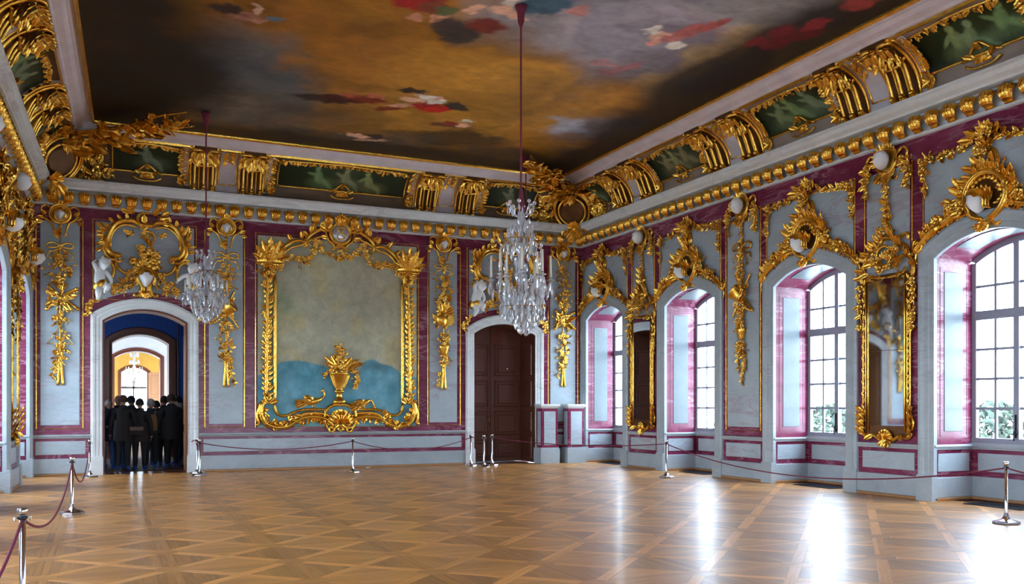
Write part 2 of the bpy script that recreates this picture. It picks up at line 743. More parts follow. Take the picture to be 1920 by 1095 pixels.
dn = lin(84, 132, 146) + (vnoise(U, V, 3.5, 4, 2) - .5)[..., None] * lin(120, 140, 150) * .55
dn = dn + np.clip((2.1 - V) / 1.6, 0, 1)[..., None] * lin(70, 78, 74)
dk = np.exp(-((U - bp(708, 685)[0]) / .28) ** 2 - ((V - bp(708, 686)[1]) / .14) ** 2)[..., None]
dn = dn * (1 - .45 * dk)
f_ = np.clip((edge - V) / .03, 0, 1)[..., None]
col = np.clip((up * (1 - f_) + dn * f_) * 1.75, 0.01, 1)
pts = np.stack([U, V, np.full_like(U, .012)], -1)
link('plaster_field', paint_mesh('plaster_field', pts, col, M_FIELD), wall_back)

# ------------------------------------------------ side walls with deep window bays
SP, C0, A, SPR, RISE, DEEP = 3.9, 1.28, .98, 3.97, .31, .93
NB = 8
SEND = 31.7
BW = .155                                # narrow offset for panels around the bay arches


def side_wall(name, M, sg, detail):
    ops = [(sg * (C0 + SP * k), A, SPR, RISE) for k in range(NB)]
    u0, u1 = sorted((0., sg * SEND))
    wl = wallobj(name, wall_front(u0, u1, 0, 6.2, ops), M_RED, M)
    for k in range(NB):
        uc = sg * (C0 + SP * k)
        casing(wl, uc, A, SPR, RISE, M_GREY)
        # niche: jambs, soffit, parapet
        aj = A + .05
        rj = RISE + .0
        n = 16
        arcp = [(uc - aj + 2 * aj * q / n, arch_v(-aj + 2 * aj * q / n, aj, SPR + .02, RISE)) for q in range(n + 1)]
        mb = MB()
        path = [(uc - aj, -.06)] + arcp + [(uc + aj, -.06)]
        mb.grid([[(p[0], p[1], -.02) for p in path], [(p[0], p[1], -DEEP - .02) for p in path]])
        put('reveal', mb, M_REDP, wl)
        mb = MB()
        ins = [(uc - aj * .72 + 2 * aj * .72 * q / n, arch_v(-aj * .72 + 2 * aj * .72 * q / n, aj, SPR + .02, RISE) - .012) for q in range(n + 1)]
        mb.grid([[(p[0], p[1], -.22) for p in ins], [(p[0], p[1], -.72) for p in ins]])
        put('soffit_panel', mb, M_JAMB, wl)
        for sd in (-1, 1):
            JM = T(uc + sd * aj, 0, 0) @ (RY(-PI / 2) if sd > 0 else RY(PI / 2))
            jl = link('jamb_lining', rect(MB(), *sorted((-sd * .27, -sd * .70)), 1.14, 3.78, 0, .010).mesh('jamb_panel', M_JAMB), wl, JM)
            # thin engraved line round the panel, chair rail and dado of the jamb
            q0, q1 = sorted((-sd * .18, -sd * .80))
            for (a0, b0, a1, b1) in ((q0, 1.06, q0, 3.86), (q1, 1.06, q1, 3.86), (q0, 1.06, q1, 1.06), (q0, 3.86, q1, 3.86)):
                strip(jl, a0, b0, a1, b1, .012, 0, .006, M_REDP, 'fillet')
            j0, j1 = sorted((-sd * .0, -sd * DEEP))
            chair_rail(jl, j0, j1, .885)
            panel(jl, j0 + .12, j1 - .08, .475, .775, M_WHITE, 0, .014)
            put('plinth', rect(MB(), j0, j1, .05, .385, 0, .05, .01), M_GREY, jl)
            put('skirting_strip', rect(MB(), j0, j1, 0, .05, 0, .06, .01), M_OAK, jl)
        # parapet under the window
        put('parapet', MB().add([(uc - aj, -.06, -DEEP), (uc + aj, -.06, -DEEP), (uc + aj, .93, -DEEP), (uc - aj, .93, -DEEP)], [(0, 1, 2, 3)]), M_RED, wl)
        dado(wl, uc - aj, uc + aj, -DEEP, True, .12)
        # panel over the bay
        hw = 1.17
        mb = MB()
        lo = [(uc - hw + 2 * hw * q / n, arch_v(-hw + 2 * hw * q / n, A, SPR, RISE, .40), .012) for q in range(n + 1)]
        mb.grid([lo, [(p[0], 5.64, .012) for p in lo]])
        mb.grid([[(p[0], p[1], 0) for p in lo], lo])
        mb.grid([[(p[0], 5.64, .012) for p in lo], [(p[0], 5.64, 0) for p in lo]])
        put('marble_panel', mb, M_WHITE, wl)
        gilt_frame(wl, uc - hw - .03, uc + hw + .03, 4.3, 5.68, .025, 'lrt')
        if k == NB - 1:
            continue
        # pier
        pc = uc + sg * SP / 2
        pw = SP / 2 - 1.28
        dado(wl, pc - pw + .0, pc + pw - .0)
        if k % 2 == 1:                   # pier with a tall marble panel
            panel(wl, pc - .52, pc + .52, 1.12, 5.64, M_WHITE)
            gilt_frame(wl, pc - .57, pc + .57, 1.05, 5.70, .03)
        else:                            # pier with a mirror below
            panel(wl, pc - .47, pc + .47, 3.3, 5.64, M_WHITE)
            gilt_frame(wl, pc - .52, pc + .52, 3.3, 5.70, .028, 'lr')
    return wl


wall_right = side_wall('wall_right', FR, 1, 1)
wall_left = side_wall('wall_left', FL, -1, 1)
lx = L - (D - REAR) * SA / CA
# three tall windows added to the unseen wall behind the camera, to light the hall
FF = frame((R, REAR, 0), (-1, 0, 0), (0, 0, 1), (0, 1, 0))
REAR_ADDED = (2.6, 7.2, 11.8)
wall_front_ = wallobj('wall_front', wall_front(-.05, R - lx + .3, 0, 7.8, [(u, A + .05, SPR + .02, RISE) for u in REAR_ADDED]), M_WHITE, FF)

# ------------------------------------------------ windows (one tree, copied into every bay)
WFRAME = {}


def window_meshes():
    aj = A + .05
    f = lambda du: arch_v(du, aj, SPR + .02, RISE)
    cols = [(-.94, -.60), (-.585, -.25), (-.15, .15), (.25, .585), (.60, .94)]
    mb = MB()
    z0 = .94
    n = 16
    # outer frame (follows the arch)
    inner = lambda du: f(du) - .10
    for sd in (-1, 1):
        mb.box(*sorted((sd * aj, sd * .945)), z0, SPR - .02, -.07, .0)
    rows = [[(-aj + 2 * aj * q / n, f(-aj + 2 * aj * q / n), .0) for q in range(n + 1)],
            [(-.95 + 1.9 * q / n, inner(-.95 + 1.9 * q / n), .0) for q in range(n + 1)],
            [(-.95 + 1.9 * q / n, inner(-.95 + 1.9 * q / n), -.07) for q in range(n + 1)]]
    mb.grid(rows[::-1])
    mb.box(-aj, aj, z0, 1.03, -.07, .01)
    frame_ = mb
    tr = MB().box(-.95, .95, 2.99, 3.14, -.07, .03).box(-.95, .95, 3.03, 3.10, .03, .05)
    mull = []
    for c in (-.20, .20):
        m = MB()
        m.box(c - .05, c + .05, 1.02, 2.99, -.07, .02)
        m.box(c - .05, c + .05, 3.14, inner(c) + .02, -.07, .02)
        mull.append(m)
    bars = MB()
    for c in (-.5925, .5925):
        bars.box(c - .021, c + .021, 1.02, 2.99, -.05, -.01)
        bars.box(c - .021, c + .021, 3.14, inner(c) + .02, -.05, -.01)
    for zz in (1.52, 2.01, 2.50):
        bars.box(-.945, .945, zz - .021, zz + .021, -.05, -.01)
    bars.box(-.945, .945, 3.55 - .021, 3.55 + .021, -.05, -.01)
    handle = MB().box(-.212, -.188, 1.05, 1.42, .02, .04).box(-.225, -.175, 1.10, 1.16, .02, .055).tube([(-.2, 1.13, .05), (-.2, 1.08, .075), (-.2, 1.0, .075)], .01)
    panes = []
    zr = [(1.02, 1.52), (1.52, 2.01), (2.01, 2.50), (2.50, 2.99)]
    for a, b in cols:
        for p, q in zr:
            panes.append(MB().box(a, b, p + .01, q - .01, -.034, -.028))
        panes.append(MB().box(a, b, 3.15, 3.54, -.034, -.028))
        k = 4
        top = [(a + (b - a) * i / k, min(inner(a + (b - a) * i / k), 5)) for i in range(k + 1)]
        g = MB()
        for wv in (-.034, -.028):
            g.grid([[(x, 3.56, wv) for x, _ in top], [(x, y, wv) for x, y in top]])
        panes.append(g)
    sill = MB().box(-aj, aj, .88, .945, -.10, .06)
    return frame_, tr, mull, bars, handle, panes, sill


_wf = window_meshes()
W_ME = dict(frame=_wf[0].mesh('window_frame', M_PAINT), transom=_wf[1].mesh('transom', M_PAINT), m0=_wf[2][0].mesh('mullion', M_PAINT), m1=_wf[2][1].mesh('mullion', M_PAINT),
            bars=_wf[3].mesh('glazing_bars', M_PAINT), handle=_wf[4].mesh('window_handle', M_IRON, True), sill=_wf[6].mesh('window_sill', M_GREY))
P_ME = [p.mesh('pane', M_GLASS) for p in _wf[5]]
wn = 0
for M, sg in ((FR, 1), (FL, -1), (FF, 0)):
    for k in range(NB if sg else 3):
        wn += 1
        uc = sg * (C0 + SP * k) if sg else REAR_ADDED[k]  # the rear windows are added for their light
        dp = DEEP if sg else .06
        wo = link('window_%d' % wn, W_ME['frame'], None, M @ T(uc, 0, -dp + .01))
        struct(wo)
        for nm, key in (('transom', 'transom'), ('mullion', 'm0'), ('mullion', 'm1'), ('glazing_bars', 'bars'), ('window_handle', 'handle'), ('window_sill', 'sill')):
            link(nm, W_ME[key], wo)
        for p in P_ME:
            link('pane', p, wo)
        c = M @ T(uc, 2.5, -dp - .25)
        po = portal(0, 0, 0, 2.2, 3.8, 0, 0, 0)
        # an area lamp shines along its local -Z; the room lies on the wall frame's +w side
        po.matrix_world = c @ RY(PI)


# ------------------------------------------------ cornice, cove and ceiling frame: profiles swept round the walls
def corner(i, which):
    if which == 'BL':
        s = i * (1 - SA) / CA
        return L - s * SA + i * CA, D - i
    if which == 'BR':
        return R - i, D - i
    if which == 'RL':
        s = (D - REAR - i * SA) / CA
        return L - s * SA + i * CA, REAR
    return R - i, REAR


SIDES = {'left': ('RL', 'BL'), 'back': ('BL', 'BR'), 'right': ('BR', 'RR')}


def sweep(prof, side, n=1):
    a, b = SIDES[side]
    rows = []
    for i, z in prof:
        p, q = corner(i, a), corner(i, b)
        rows.append([(p[0] + (q[0] - p[0]) * k / n, p[1] + (q[1] - p[1]) * k / n, z) for k in range(n + 1)])
    return MB().grid(rows)


CORN = [(.0, 6.04), (.055, 6.05), (.06, 6.095), (.03, 6.115), (.03, 6.33), (.10, 6.345), (.11, 6.375), (.27, 6.385), (.28, 6.425), (.31, 6.44), (.36, 6.47), (.40, 6.53), (.43, 6.545), (.43, 6.585), (.03, 6.60)]


def cove_p(t, n=0.):
    a = t * PI / 2
    i, z = .08 + .87 * (1 - math.cos(a)), 6.60 + .88 * math.sin(a)
    tx, tz = .87 * math.sin(a), .88 * math.cos(a)
    q = math.hypot(tx, tz)
    # normal into the room
    return i + n * tz / q, z - n * tx / q


CEIL = [(.90, 7.44), (.93, 7.47), (.97, 7.475), (1.00, 7.51), (1.10, 7.55), (1.17, 7.61), (1.20, 7.615), (1.23, 7.645), (1.34, 7.66)]
BR = MB()
rows = []
for i in range(7):                       # acanthus bracket: lobed fan at the top, curled foot
    q = i / 6
    row = []
    for j in range(16):
        a = -1 + 2 * j / 15
        hw = .078 + .056 * q ** .7
        rid = abs(math.cos(a * PI * 2.5))
        dp = (.05 + .17 * math.sin(PI * (.15 + .6 * q))) * (1 - .30 * a * a) + .035 * rid * (.3 + .7 * q)
        v = -.125 + .225 * q + (.032 * rid * q ** 3 - .02 * q * a * a)
        row.append((a * hw, v, dp if i else dp * .6))
    rows.append(row)
BR.grid([[(p[0], p[1], 0) for p in rows[0]]] + rows + [[(p[0] * .9, p[1] - .03, 0.02) for p in rows[-1]]])
BR.tube([(-.06, -.125, .07), (0, -.13, .085), (.06, -.125, .07)], .024, 6)
BR_ME = BR.mesh('bracket', M_GOLD)
tn = 0
coves = {}
for side, M, sg in (('left', FL, -1), ('back', FB, 1), ('right', FR, 1)):
    tn += 1
    o = struct(put('trim_%d' % tn, sweep(CORN, side), M_CORN))
    lth = R - L if side == 'back' else 24.5
    nbk = 43 if side == 'back' else 74
    for k in range(nbk):
        s = .12 + (lth - .24) * (k) / (nbk - 1)
        u = L + s if side == 'back' else sg * s
        b = link('bracket', BR_ME, o)
        b.matrix_world = M @ T(u, 6.225, .03)
    tn += 1
    o = struct(put('trim_%d' % tn, sweep(CEIL, side), M_PLAS))
    put('gilt_fillet', sweep([(1.27, 7.655), (1.275, 7.615), (1.31, 7.605), (1.345, 7.63), (1.35, 7.665)], side), M_GOLD, o)
    put('gilt_fillet', sweep([(.89, 7.455), (.895, 7.42), (.925, 7.425), (.935, 7.47)], side), M_GOLD, o)
    tn += 1
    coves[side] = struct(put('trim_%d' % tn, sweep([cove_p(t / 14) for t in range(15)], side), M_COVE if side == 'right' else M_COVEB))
a, b, c, d = corner(1.3, 'RL'), corner(1.3, 'BL'), corner(1.3, 'BR'), corner(1.3, 'RR')
ceiling = struct(put('ceiling', MB().add([(*p, 7.69) for p in (a, b, c, d)], [(0, 1, 2, 3)]), M_BLACK))

# ------------------------------------------------ floor: oak parquet, squares crossed by diagonals
floor = struct(put('floor', MB().box(L - 3.2, R + 1.0, REAR - .2, D + 1.0, -.08, -.010), M_BROWN))


def flat_piece(polys):                   # polys: list of (2D outline, grain angle, tone)
    v, f, uv, tone = [], [], [], []
    for P, ga, tn_ in polys:
        n = len(P)
        cx, cy = sum(p[0] for p in P) / n, sum(p[1] for p in P) / n
        h = random.uniform(-.0003, .0003)
        b = len(v)
        dx, dy = random.random() * 9, random.random() * 9
        rr = max(math.hypot(p[0] - cx, p[1] - cy) for p in P)
        for z, sh in ((-.009, 1.), (-.0008 + h, 1.), (h, 1 - .0025 / rr)):
            for p in P:
                v.append((cx + (p[0] - cx) * sh, cy + (p[1] - cy) * sh, z))
                uv.append((p[0] * math.cos(ga) + p[1] * math.sin(ga) + dx, -p[0] * math.sin(ga) + p[1] * math.cos(ga) + dy))
                tone.append(tn_)
        for k in range(2):
            for j in range(n):
                f.append((b + k * n + j, b + k * n + (j + 1) % n, b + (k + 1) * n + (j + 1) % n, b + (k + 1) * n + j))
        f.append(tuple(b + 2 * n + j for j in range(n)))
    me = bpy.data.meshes.new('parquet')
    me.from_pydata(v, [], f)
    ul = me.uv_layers.new(name='UVMap')
    li = np.empty(len(me.loops), dtype=np.int32)
    me.loops.foreach_get('vertex_index', li)
    ul.data.foreach_set('uv', np.array(uv, dtype=np.float32)[li].ravel())
    at = me.attributes.new('tone', 'FLOAT', 'POINT')
    at.data.foreach_set('value', np.array(tone, dtype=np.float32))
    me.materials.append(M_PARQ)
    return me


GX, GY, PX0, PY0 = 1.12, 1.13, .62, 5.85
pieces = []                              # kind, outline, grain, tone, centre
E1, E2, NR = .066, .056, .15
q_ = E2 * math.sqrt(2)
for i in range(-4, 11):
    for j in range(-8, 15):
        x0, y0 = PX0 + i * GX, PY0 + j * GY
        a, b = GX, GY
        jit = lambda s: random.uniform(1 - s, 1 + s)
        tri = {'s': ([(E1 + q_, E1), (a - E1 - q_, E1), (a / 2, b / 2 - q_)], 0.), 'n': ([(a - E1 - q_, b - E1), (E1 + q_, b - E1), (a / 2, b / 2 + q_)], 0.),
               'w': ([(E1, b - E1 - q_), (E1, E1 + q_), (a / 2 - q_, b / 2)], PI / 2), 'e': ([(a - E1, E1 + q_), (a - E1, b - E1 - q_), (a / 2 + q_, b / 2)], PI / 2)}
        for kk, (P, ga) in tri.items():
            pieces.append(('parquet_triangle', [(x0 + p[0], y0 + p[1]) for p in P], ga, (.76 if kk in 'we' else 1.04) * jit(.06)))  # darker side triangles paint in the sheen that turns with the grain
        dg = math.atan2(b, a)
        ln = math.hypot(a, b)

        def stripq(ang, l0, l1, hw, ox, oy):
            c, s = math.cos(ang), math.sin(ang)
            return [(ox + c * l - s * h_, oy + s * l + c * h_) for l, h_ in ((l0, -hw), (l1, -hw), (l1, hw), (l0, hw))]
        pieces.append(('parquet_strip', stripq(dg, NR, ln - NR, E2 - .001, x0, y0), dg, 1.38 * jit(.06)))
        for l0, l1 in ((NR, ln / 2 - E2), (ln / 2 + E2, ln - NR)):
            pieces.append(('parquet_strip', stripq(PI - dg, l0, l1, E2 - .001, x0 + a, y0), PI - dg, 1.34 * jit(.06)))
        for hh in (-.5, .5):
            pieces.append(('parquet_strip', stripq(PI / 2, NR, b - NR, E1 / 2 - .001, x0 - hh * E1, y0), PI / 2, (.88 if hh < 0 else .72) * jit(.06)))
        pieces.append(('parquet_strip', stripq(0, NR, a - NR, E1 - .001, x0, y0), 0, 1.0 * jit(.08)))
        pieces.append(('parquet_node', [(x0 + .161 * math.cos(PI / 8 + PI / 4 * k), y0 + .161 * math.sin(PI / 8 + PI / 4 * k)) for k in range(8)], 0, .98 * jit(.1)))


def seen(p):
    d = p[1] * CT + p[0] * ST
    if d < 3:
        return None
    x = CX + FOC * (p[0] * CT - p[1] * ST) / d
    y = HOR + FOC * CAMH / d
    return d if -40 < x < 1960 and y < 1130 else None


rank = {}
rest = []
for pc in pieces:
    P = pc[1]
    c = (sum(p[0] for p in P) / len(P), sum(p[1] for p in P) / len(P))
    lim = L - (D - c[1]) * SA / CA - .9
    if c[0] < lim or c[1] > D + .3 or c[1] < -3:
        continue
    d = seen(c)
    if d is None:
        rest.append(pc[1:])
    else:
        rank.setdefault(pc[0], []).append((d, pc))
for kname, lst in rank.items():
    lst.sort(key=lambda t: t[0])
    for d, pc in lst[:290]:
        link(kname, flat_piece([pc[1:]]), floor)
    rest += [pc[1:] for d, pc in lst[290:]]
fo = link('parquet', flat_piece(rest), floor)
fo['kind'] = 'stuff'
# ================================================================ ceiling canvas and the painted cove panels
def ell(U, V, cu, cv, ru, rv, ang=0., soft=.25):
    c, s = math.cos(ang), math.sin(ang)
    a = ((U - cu) * c + (V - cv) * s) / ru
    b = (-(U - cu) * s + (V - cv) * c) / rv
    return np.clip((1.0 + soft - np.hypot(a, b)) / (2 * soft), 0, 1)[..., None]


def over(col, m, c, a=1.):
    m = m * a
    return col * (1 - m) + m * c


ZC = 7.66
gx = np.linspace(corner(1.33, 'RL')[0], R - 1.33, 420)
gy = np.concatenate([np.linspace(REAR, 8.6, 60), np.linspace(8.65, D - 1.33, 440)])
U, V = np.meshgrid(gx, gy, indexing='ij')
n1 = vnoise(U, V, .35, 5, 21)
n2 = vnoise(U, V, .8, 5, 22)
wu, wv = U + (n2 - .5) * 2.2, V + (vnoise(U, V, .8, 5, 23) - .5) * 2.2
col = lin(172, 114, 30) + (n1 - .5)[..., None] * lin(170, 118, 56) * 1.2
col = col + (vnoise(U, V, 1.6, 4, 24) - .5)[..., None] * lin(120, 84, 40) * .6


n5 = vnoise(wu, wv, 1.0, 5, 77)


def blob(px, py, rx, ry, c, a=1., ang=0., soft=.30):   # a cloud at a place of the canvas, size in metres
    global col
    x, y = fpt(px, py, ZC)
    col = over(col, ell(wu, wv, x, y, rx, ry, ang, soft), lin(*c), a)


# ochre heart, slate and blue clouds, dark storm edges
blob(880, 190, 2.6, 2.4, (194, 136, 48), .75)
blob(600, 110, 2.0, 2.6, (150, 94, 36), .7)
blob(430, 170, 1.5, 2.0, (84, 88, 84), .85)
blob(480, 120, .9, 1.5, (96, 108, 112), .7)
blob(560, 230, .9, .9, (84, 84, 80), .7)
blob(640, 255, 1.2, .8, (70, 62, 54), .65)
blob(680, 225, .8, .6, (120, 84, 44), .5)
blob(1090, 20, 1.6, 1.6, (156, 152, 160), .8)
blob(1180, 110, 1.2, 1.5, (148, 142, 152), .8)
blob(1130, 235, 1.0, 1.0, (138, 132, 142), .8)
blob(1080, 235, .8, .5, (170, 172, 184), .85)
blob(1260, 40, 1.3, 1.8, (160, 150, 156), .8)
blob(1320, 80, .9, .9, (130, 112, 120), .75)
blob(1420, 95, 1.0, 1.3, (222, 180, 112), .9)
blob(1300, 150, .9, 1.0, (212, 166, 96), .8)
blob(1520, 20, 1.1, 1.2, (206, 172, 118), .85)
blob(1450, 5, .9, .9, (160, 156, 160), .75)
col = col * (.62 + .76 * np.clip((n5 - .5) * 1.8 + .5, 0, 1))[..., None]
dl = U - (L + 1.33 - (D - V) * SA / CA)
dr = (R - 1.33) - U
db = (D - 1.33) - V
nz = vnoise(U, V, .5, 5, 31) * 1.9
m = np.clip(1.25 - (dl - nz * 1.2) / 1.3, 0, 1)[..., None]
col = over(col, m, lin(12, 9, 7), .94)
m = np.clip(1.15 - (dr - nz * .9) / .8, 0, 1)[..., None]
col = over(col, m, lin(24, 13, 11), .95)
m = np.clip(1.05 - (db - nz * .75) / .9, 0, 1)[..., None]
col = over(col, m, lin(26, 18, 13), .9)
blob(1380, 140, .55, 1.4, (34, 20, 17), .9, -.3)
blob(300, 140, 1.0, 2.2, (24, 18, 14), .75)
blob(700, 280, 2.4, .5, (40, 27, 20), .7)
blob(860, 262, 1.5, .45, (36, 26, 20), .8)
blob(760, 262, 1.0, .5, (74, 72, 70), .5)
blob(1000, 290, 1.2, .4, (58, 46, 38), .7)


fw1, fw2 = U + (vnoise(U, V, 7, 3, 61) - .5) * .22, V + (vnoise(U, V, 7, 3, 62) - .5) * .22


def fig(px, py, dx, dy, c, w=.16, a=1.):   # painted limb / drapery stroke between two photo points on the canvas
    global col
    x0, y0 = fpt(px, py, ZC)
    x1, y1 = fpt(px + dx, py + dy, ZC)
    ln = math.hypot(x1 - x0, y1 - y0)
    sh = (.72 + .6 * vnoise(U, V, 9, 3, int(px) % 50))[..., None]
    col = over(col, ell(fw1, fw2, (x0 + x1) / 2, (y0 + y1) / 2, ln / 2 + w * .15, w * .72, math.atan2(y1 - y0, x1 - x0), .2), lin(*c) * sh * 1.15, a)


FLESH, RED_, WHT, BLU, DKW = (222, 168, 138), (160, 34, 30), (226, 212, 196), (58, 84, 100), (56, 40, 34)
for f_ in ((550, 178, 110, 14, DKW, .3), (600, 182, 90, 8, (70, 30, 24), .35), (650, 182, 70, 8, (120, 40, 26), .3), (690, 178, 30, 4, (190, 104, 78), .2), (640, 176, 30, 4, (170, 88, 60), .2),
           (745, 168, 50, 4, DKW, .22), (730, 200, 50, -4, (206, 150, 120), .17), (755, 184, 40, 6, FLESH, .18), (775, 198, 50, 4, RED_, .32), (790, 206, 60, -2, (186, 30, 26), .26), (782, 178, 40, 10, WHT, .2),
           (815, 186, 14, 0, FLESH, .15), (800, 195, 40, -6, WHT, .15), (838, 194, 34, 12, DKW, .26), (700, 206, 60, -4, (120, 44, 30), .14),
           (810, 232, 70, 4, (110, 60, 40), .26), (850, 234, 30, 2, FLESH, .17), (868, 226, 20, 2, WHT, .14), (836, 228, 20, 6, (150, 52, 40), .16),
           (648, 250, 40, 8, FLESH, .2), (668, 262, 60, 2, (196, 150, 120), .13), (690, 254, 30, 4, DKW, .18),
           (430, 24, 50, 8, (150, 100, 80), .22), (470, 36, 24, 4, (176, 124, 100), .16), (400, 10, 60, 14, DKW, .24), (480, 10, 8, 16, (190, 150, 130), .12), (500, 36, 36, 2, (92, 110, 122), .12),
           (740, 4, 90, 4, RED_, .35), (790, 14, 60, 4, (130, 60, 40), .3), (768, 32, 20, 0, (196, 130, 100), .2), (808, 34, 22, 2, (206, 144, 112), .2), (825, 16, 20, 10, (96, 104, 60), .26), (870, 22, 40, -12, FLESH, .17),
           (838, 38, 20, 40, (66, 50, 44), .42), (858, 44, 20, 34, (60, 46, 40), .36), (880, 44, 60, 8, (118, 40, 28), .34), (930, 12, 30, 14, FLESH, .24), (950, 8, 60, -4, WHT, .18), (975, 16, 80, -8, BLU, .42), (1010, 2, 60, 0, (66, 92, 106), .4), (960, 26, 20, 14, FLESH, .14),
           (1212, 60, 26, -10, WHT, .18), (1222, 68, 40, -2, FLESH, .26), (1218, 80, 18, 0, (220, 150, 130), .18), (1244, 74, 40, -6, (196, 120, 110), .26), (1268, 64, 60, -14, (182, 96, 88), .3), (1310, 56, 60, -20, (176, 84, 74), .2), (1256, 84, 22, 2, WHT, .2), (1225, 50, 4, 14, WHT, .12),
           (1110, 116, 40, 6, (176, 128, 124), .22), (1120, 134, 34, 4, (150, 96, 96), .2), (1150, 132, 50, -12, (164, 104, 104), .22), (1062, 22, 40, -2, (196, 130, 118), .22),
           (1404, 78, 24, 2, (120, 24, 30), .32), (1430, 84, 40, -4, (104, 20, 26), .4), (1450, 66, 30, -14, (112, 26, 32), .3), (1480, 72, 50, -16, (96, 18, 22), .36), (1510, 56, 40, -20, (140, 40, 40), .22), (1590, 4, 40, 4, (150, 56, 48), .4)):
    fig(f_[0], f_[1], f_[2], f_[3], f_[4], f_[5])
col = np.clip(col, .002, 1)
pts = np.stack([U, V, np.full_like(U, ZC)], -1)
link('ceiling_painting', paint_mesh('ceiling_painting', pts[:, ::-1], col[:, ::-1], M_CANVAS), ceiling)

# grisaille panels on the cove
CFR = {'back': FB, 'right': FR, 'left': FL}


def cove_pt(side, u, t, n=0.):           # point of the cove surface, n metres proud of it
    i, z = cove_p(t, n)
    return CFR[side] @ Vector((u, z, i))


def cove_M(side, u, t, n=0.):            # frame standing on the cove: x along, y up the curve, z out
    p = cove_pt(side, u, t, n)
    yv = (cove_pt(side, u, min(1, t + .02)) - cove_pt(side, u, max(0, t - .02))).normalized()
    xv = (CFR[side].to_3x3() @ Vector((1, 0, 0))).normalized()
    return frame(p, xv, yv, xv.cross(yv))


def grisaille(side, u0, u1, t0, t1, seed, figs):
    gu = np.linspace(u0, u1, 90)
    gt = np.linspace(t0, t1, 46)
    U, Tt = np.meshgrid(gu, gt, indexing='ij')
    V = Tt * 1.3
    col = lin(50, 62, 38) + (vnoise(U, V, 1.6, 4, seed) - .5)[..., None] * lin(60, 70, 52) * 1.2
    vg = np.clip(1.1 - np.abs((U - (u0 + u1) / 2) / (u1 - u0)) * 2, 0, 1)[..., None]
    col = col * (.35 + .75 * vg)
    rs = random.Random(seed)
    for q in range(figs):
        fu = u0 + (u1 - u0) * (.22 + .56 * (q + .5) / figs) + rs.uniform(-.1, .1)
        fv = V[0, 0] + (V[0, -1] - V[0, 0]) * rs.uniform(.40, .55)
        tone = lin(*[c * rs.uniform(.9, 1.1) for c in (146, 152, 108)])
        dk = tone * .55
        lean = rs.uniform(-.5, .5)
        col = over(col, ell(U, V, fu + .1, fv - .16, .34, .15, 0, .4), tone * .45, .8)          # cloud seat
        col = over(col, ell(U, V, fu, fv, .10, .17, lean, .25), tone, .85)                     # torso
        col = over(col, ell(U, V, fu - math.sin(lean) * .22, fv + .22, .065, .075, 0, .25), tone * 1.1, .85)
        col = over(col, ell(U, V, fu + .15, fv - .12, .17, .06, -.5, .3), tone * .95, .8)       # thigh
        col = over(col, ell(U, V, fu + .27, fv - .22, .14, .045, rs.uniform(-1.2, -.2), .3), tone * .85, .8)
        col = over(col, ell(U, V, fu - .14, fv + .06, .14, .04, rs.uniform(-.8, .8), .3), tone * .9, .8)
        col = over(col, ell(U, V, fu + .05, fv - .02, .05, .14, lean, .4), dk, .5)
    pts = np.empty(U.shape + (3,))
    for a in range(U.shape[0]):
        for b in range(U.shape[1]):
            pts[a, b] = cove_pt(side, U[a, b], Tt[a, b], .012)
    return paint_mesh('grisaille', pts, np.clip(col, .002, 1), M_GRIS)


GRIS = []                                # side, u0, u1, t0, t1
for side, lst in (('back', ((.25, 1.72), (3.92, 7.12), (9.28, 10.8))), ('right', ((1.05, 2.05), (4.2, 6.25), (8.1, 10.15), (12.0, 14.05), (15.9, 17.95))),
                  ('left', ((-2.05, -1.05), (-6.25, -4.2), (-10.15, -8.1), (-14.05, -12.0)))):
    for q, (a, b) in enumerate(lst):
        GRIS.append((side, a, b, .26, .80))
# ================================================================ carved and gilded ornament
def leaf_mb(lobes, nl=7, curl=.35):
    mb = MB()
    rows = []
    ny = (-1, -.55, 0, .55, 1)
    for i in range(nl + 1):
        t = i / nl
        wd = .5 * (math.sin(PI * min(1, t * .93 + .07)) ** .75) * (1 + .22 * math.cos(lobes * 2 * PI * t)) if lobes else .5 * math.sin(PI * (t * .94 + .06)) ** .8
        zz = .10 + .26 * math.sin(PI * t * .75) + (curl * max(0, t - .55) ** 1.5)
        rows.append([(t - .10 * abs(y) * (1 if lobes else .4), y * wd, zz * (1 - .30 * y * y) - .10 * (abs(y) < .1) - (0.06 if abs(y) > .9 else 0)) for y in ny])
    mb.grid([[(p[0], p[1], 0) for p in rows[0]]] + rows)
    return mb


def flower_mb(n=5, layers=1):
    mb = MB()
    for l in range(layers):
        r0, r1 = (.12, .5) if l == 0 else (.05, .30)
        z0 = .10 + .13 * l
        for k in range(n):
            a = 2 * PI * (k + .5 * l) / n
            rows = []
            for q, (rr, hw, z) in enumerate(((r0, .10, z0), ((r0 + r1) / 2, .24 - .07 * l, z0 + .14), (r1, .17 - .05 * l, z0 + .05 + .1 * l))):
                rows.append([(rr * math.cos(a) - y * hw * math.sin(a), rr * math.sin(a) + y * hw * math.cos(a), z + .05 * abs(y)) for y in (-1, 0, 1)])
            mb.grid(rows[::-1])
    mb.ball((0, 0, .2 + .1 * layers), .13, .13, .11, 6, 4)
    return mb


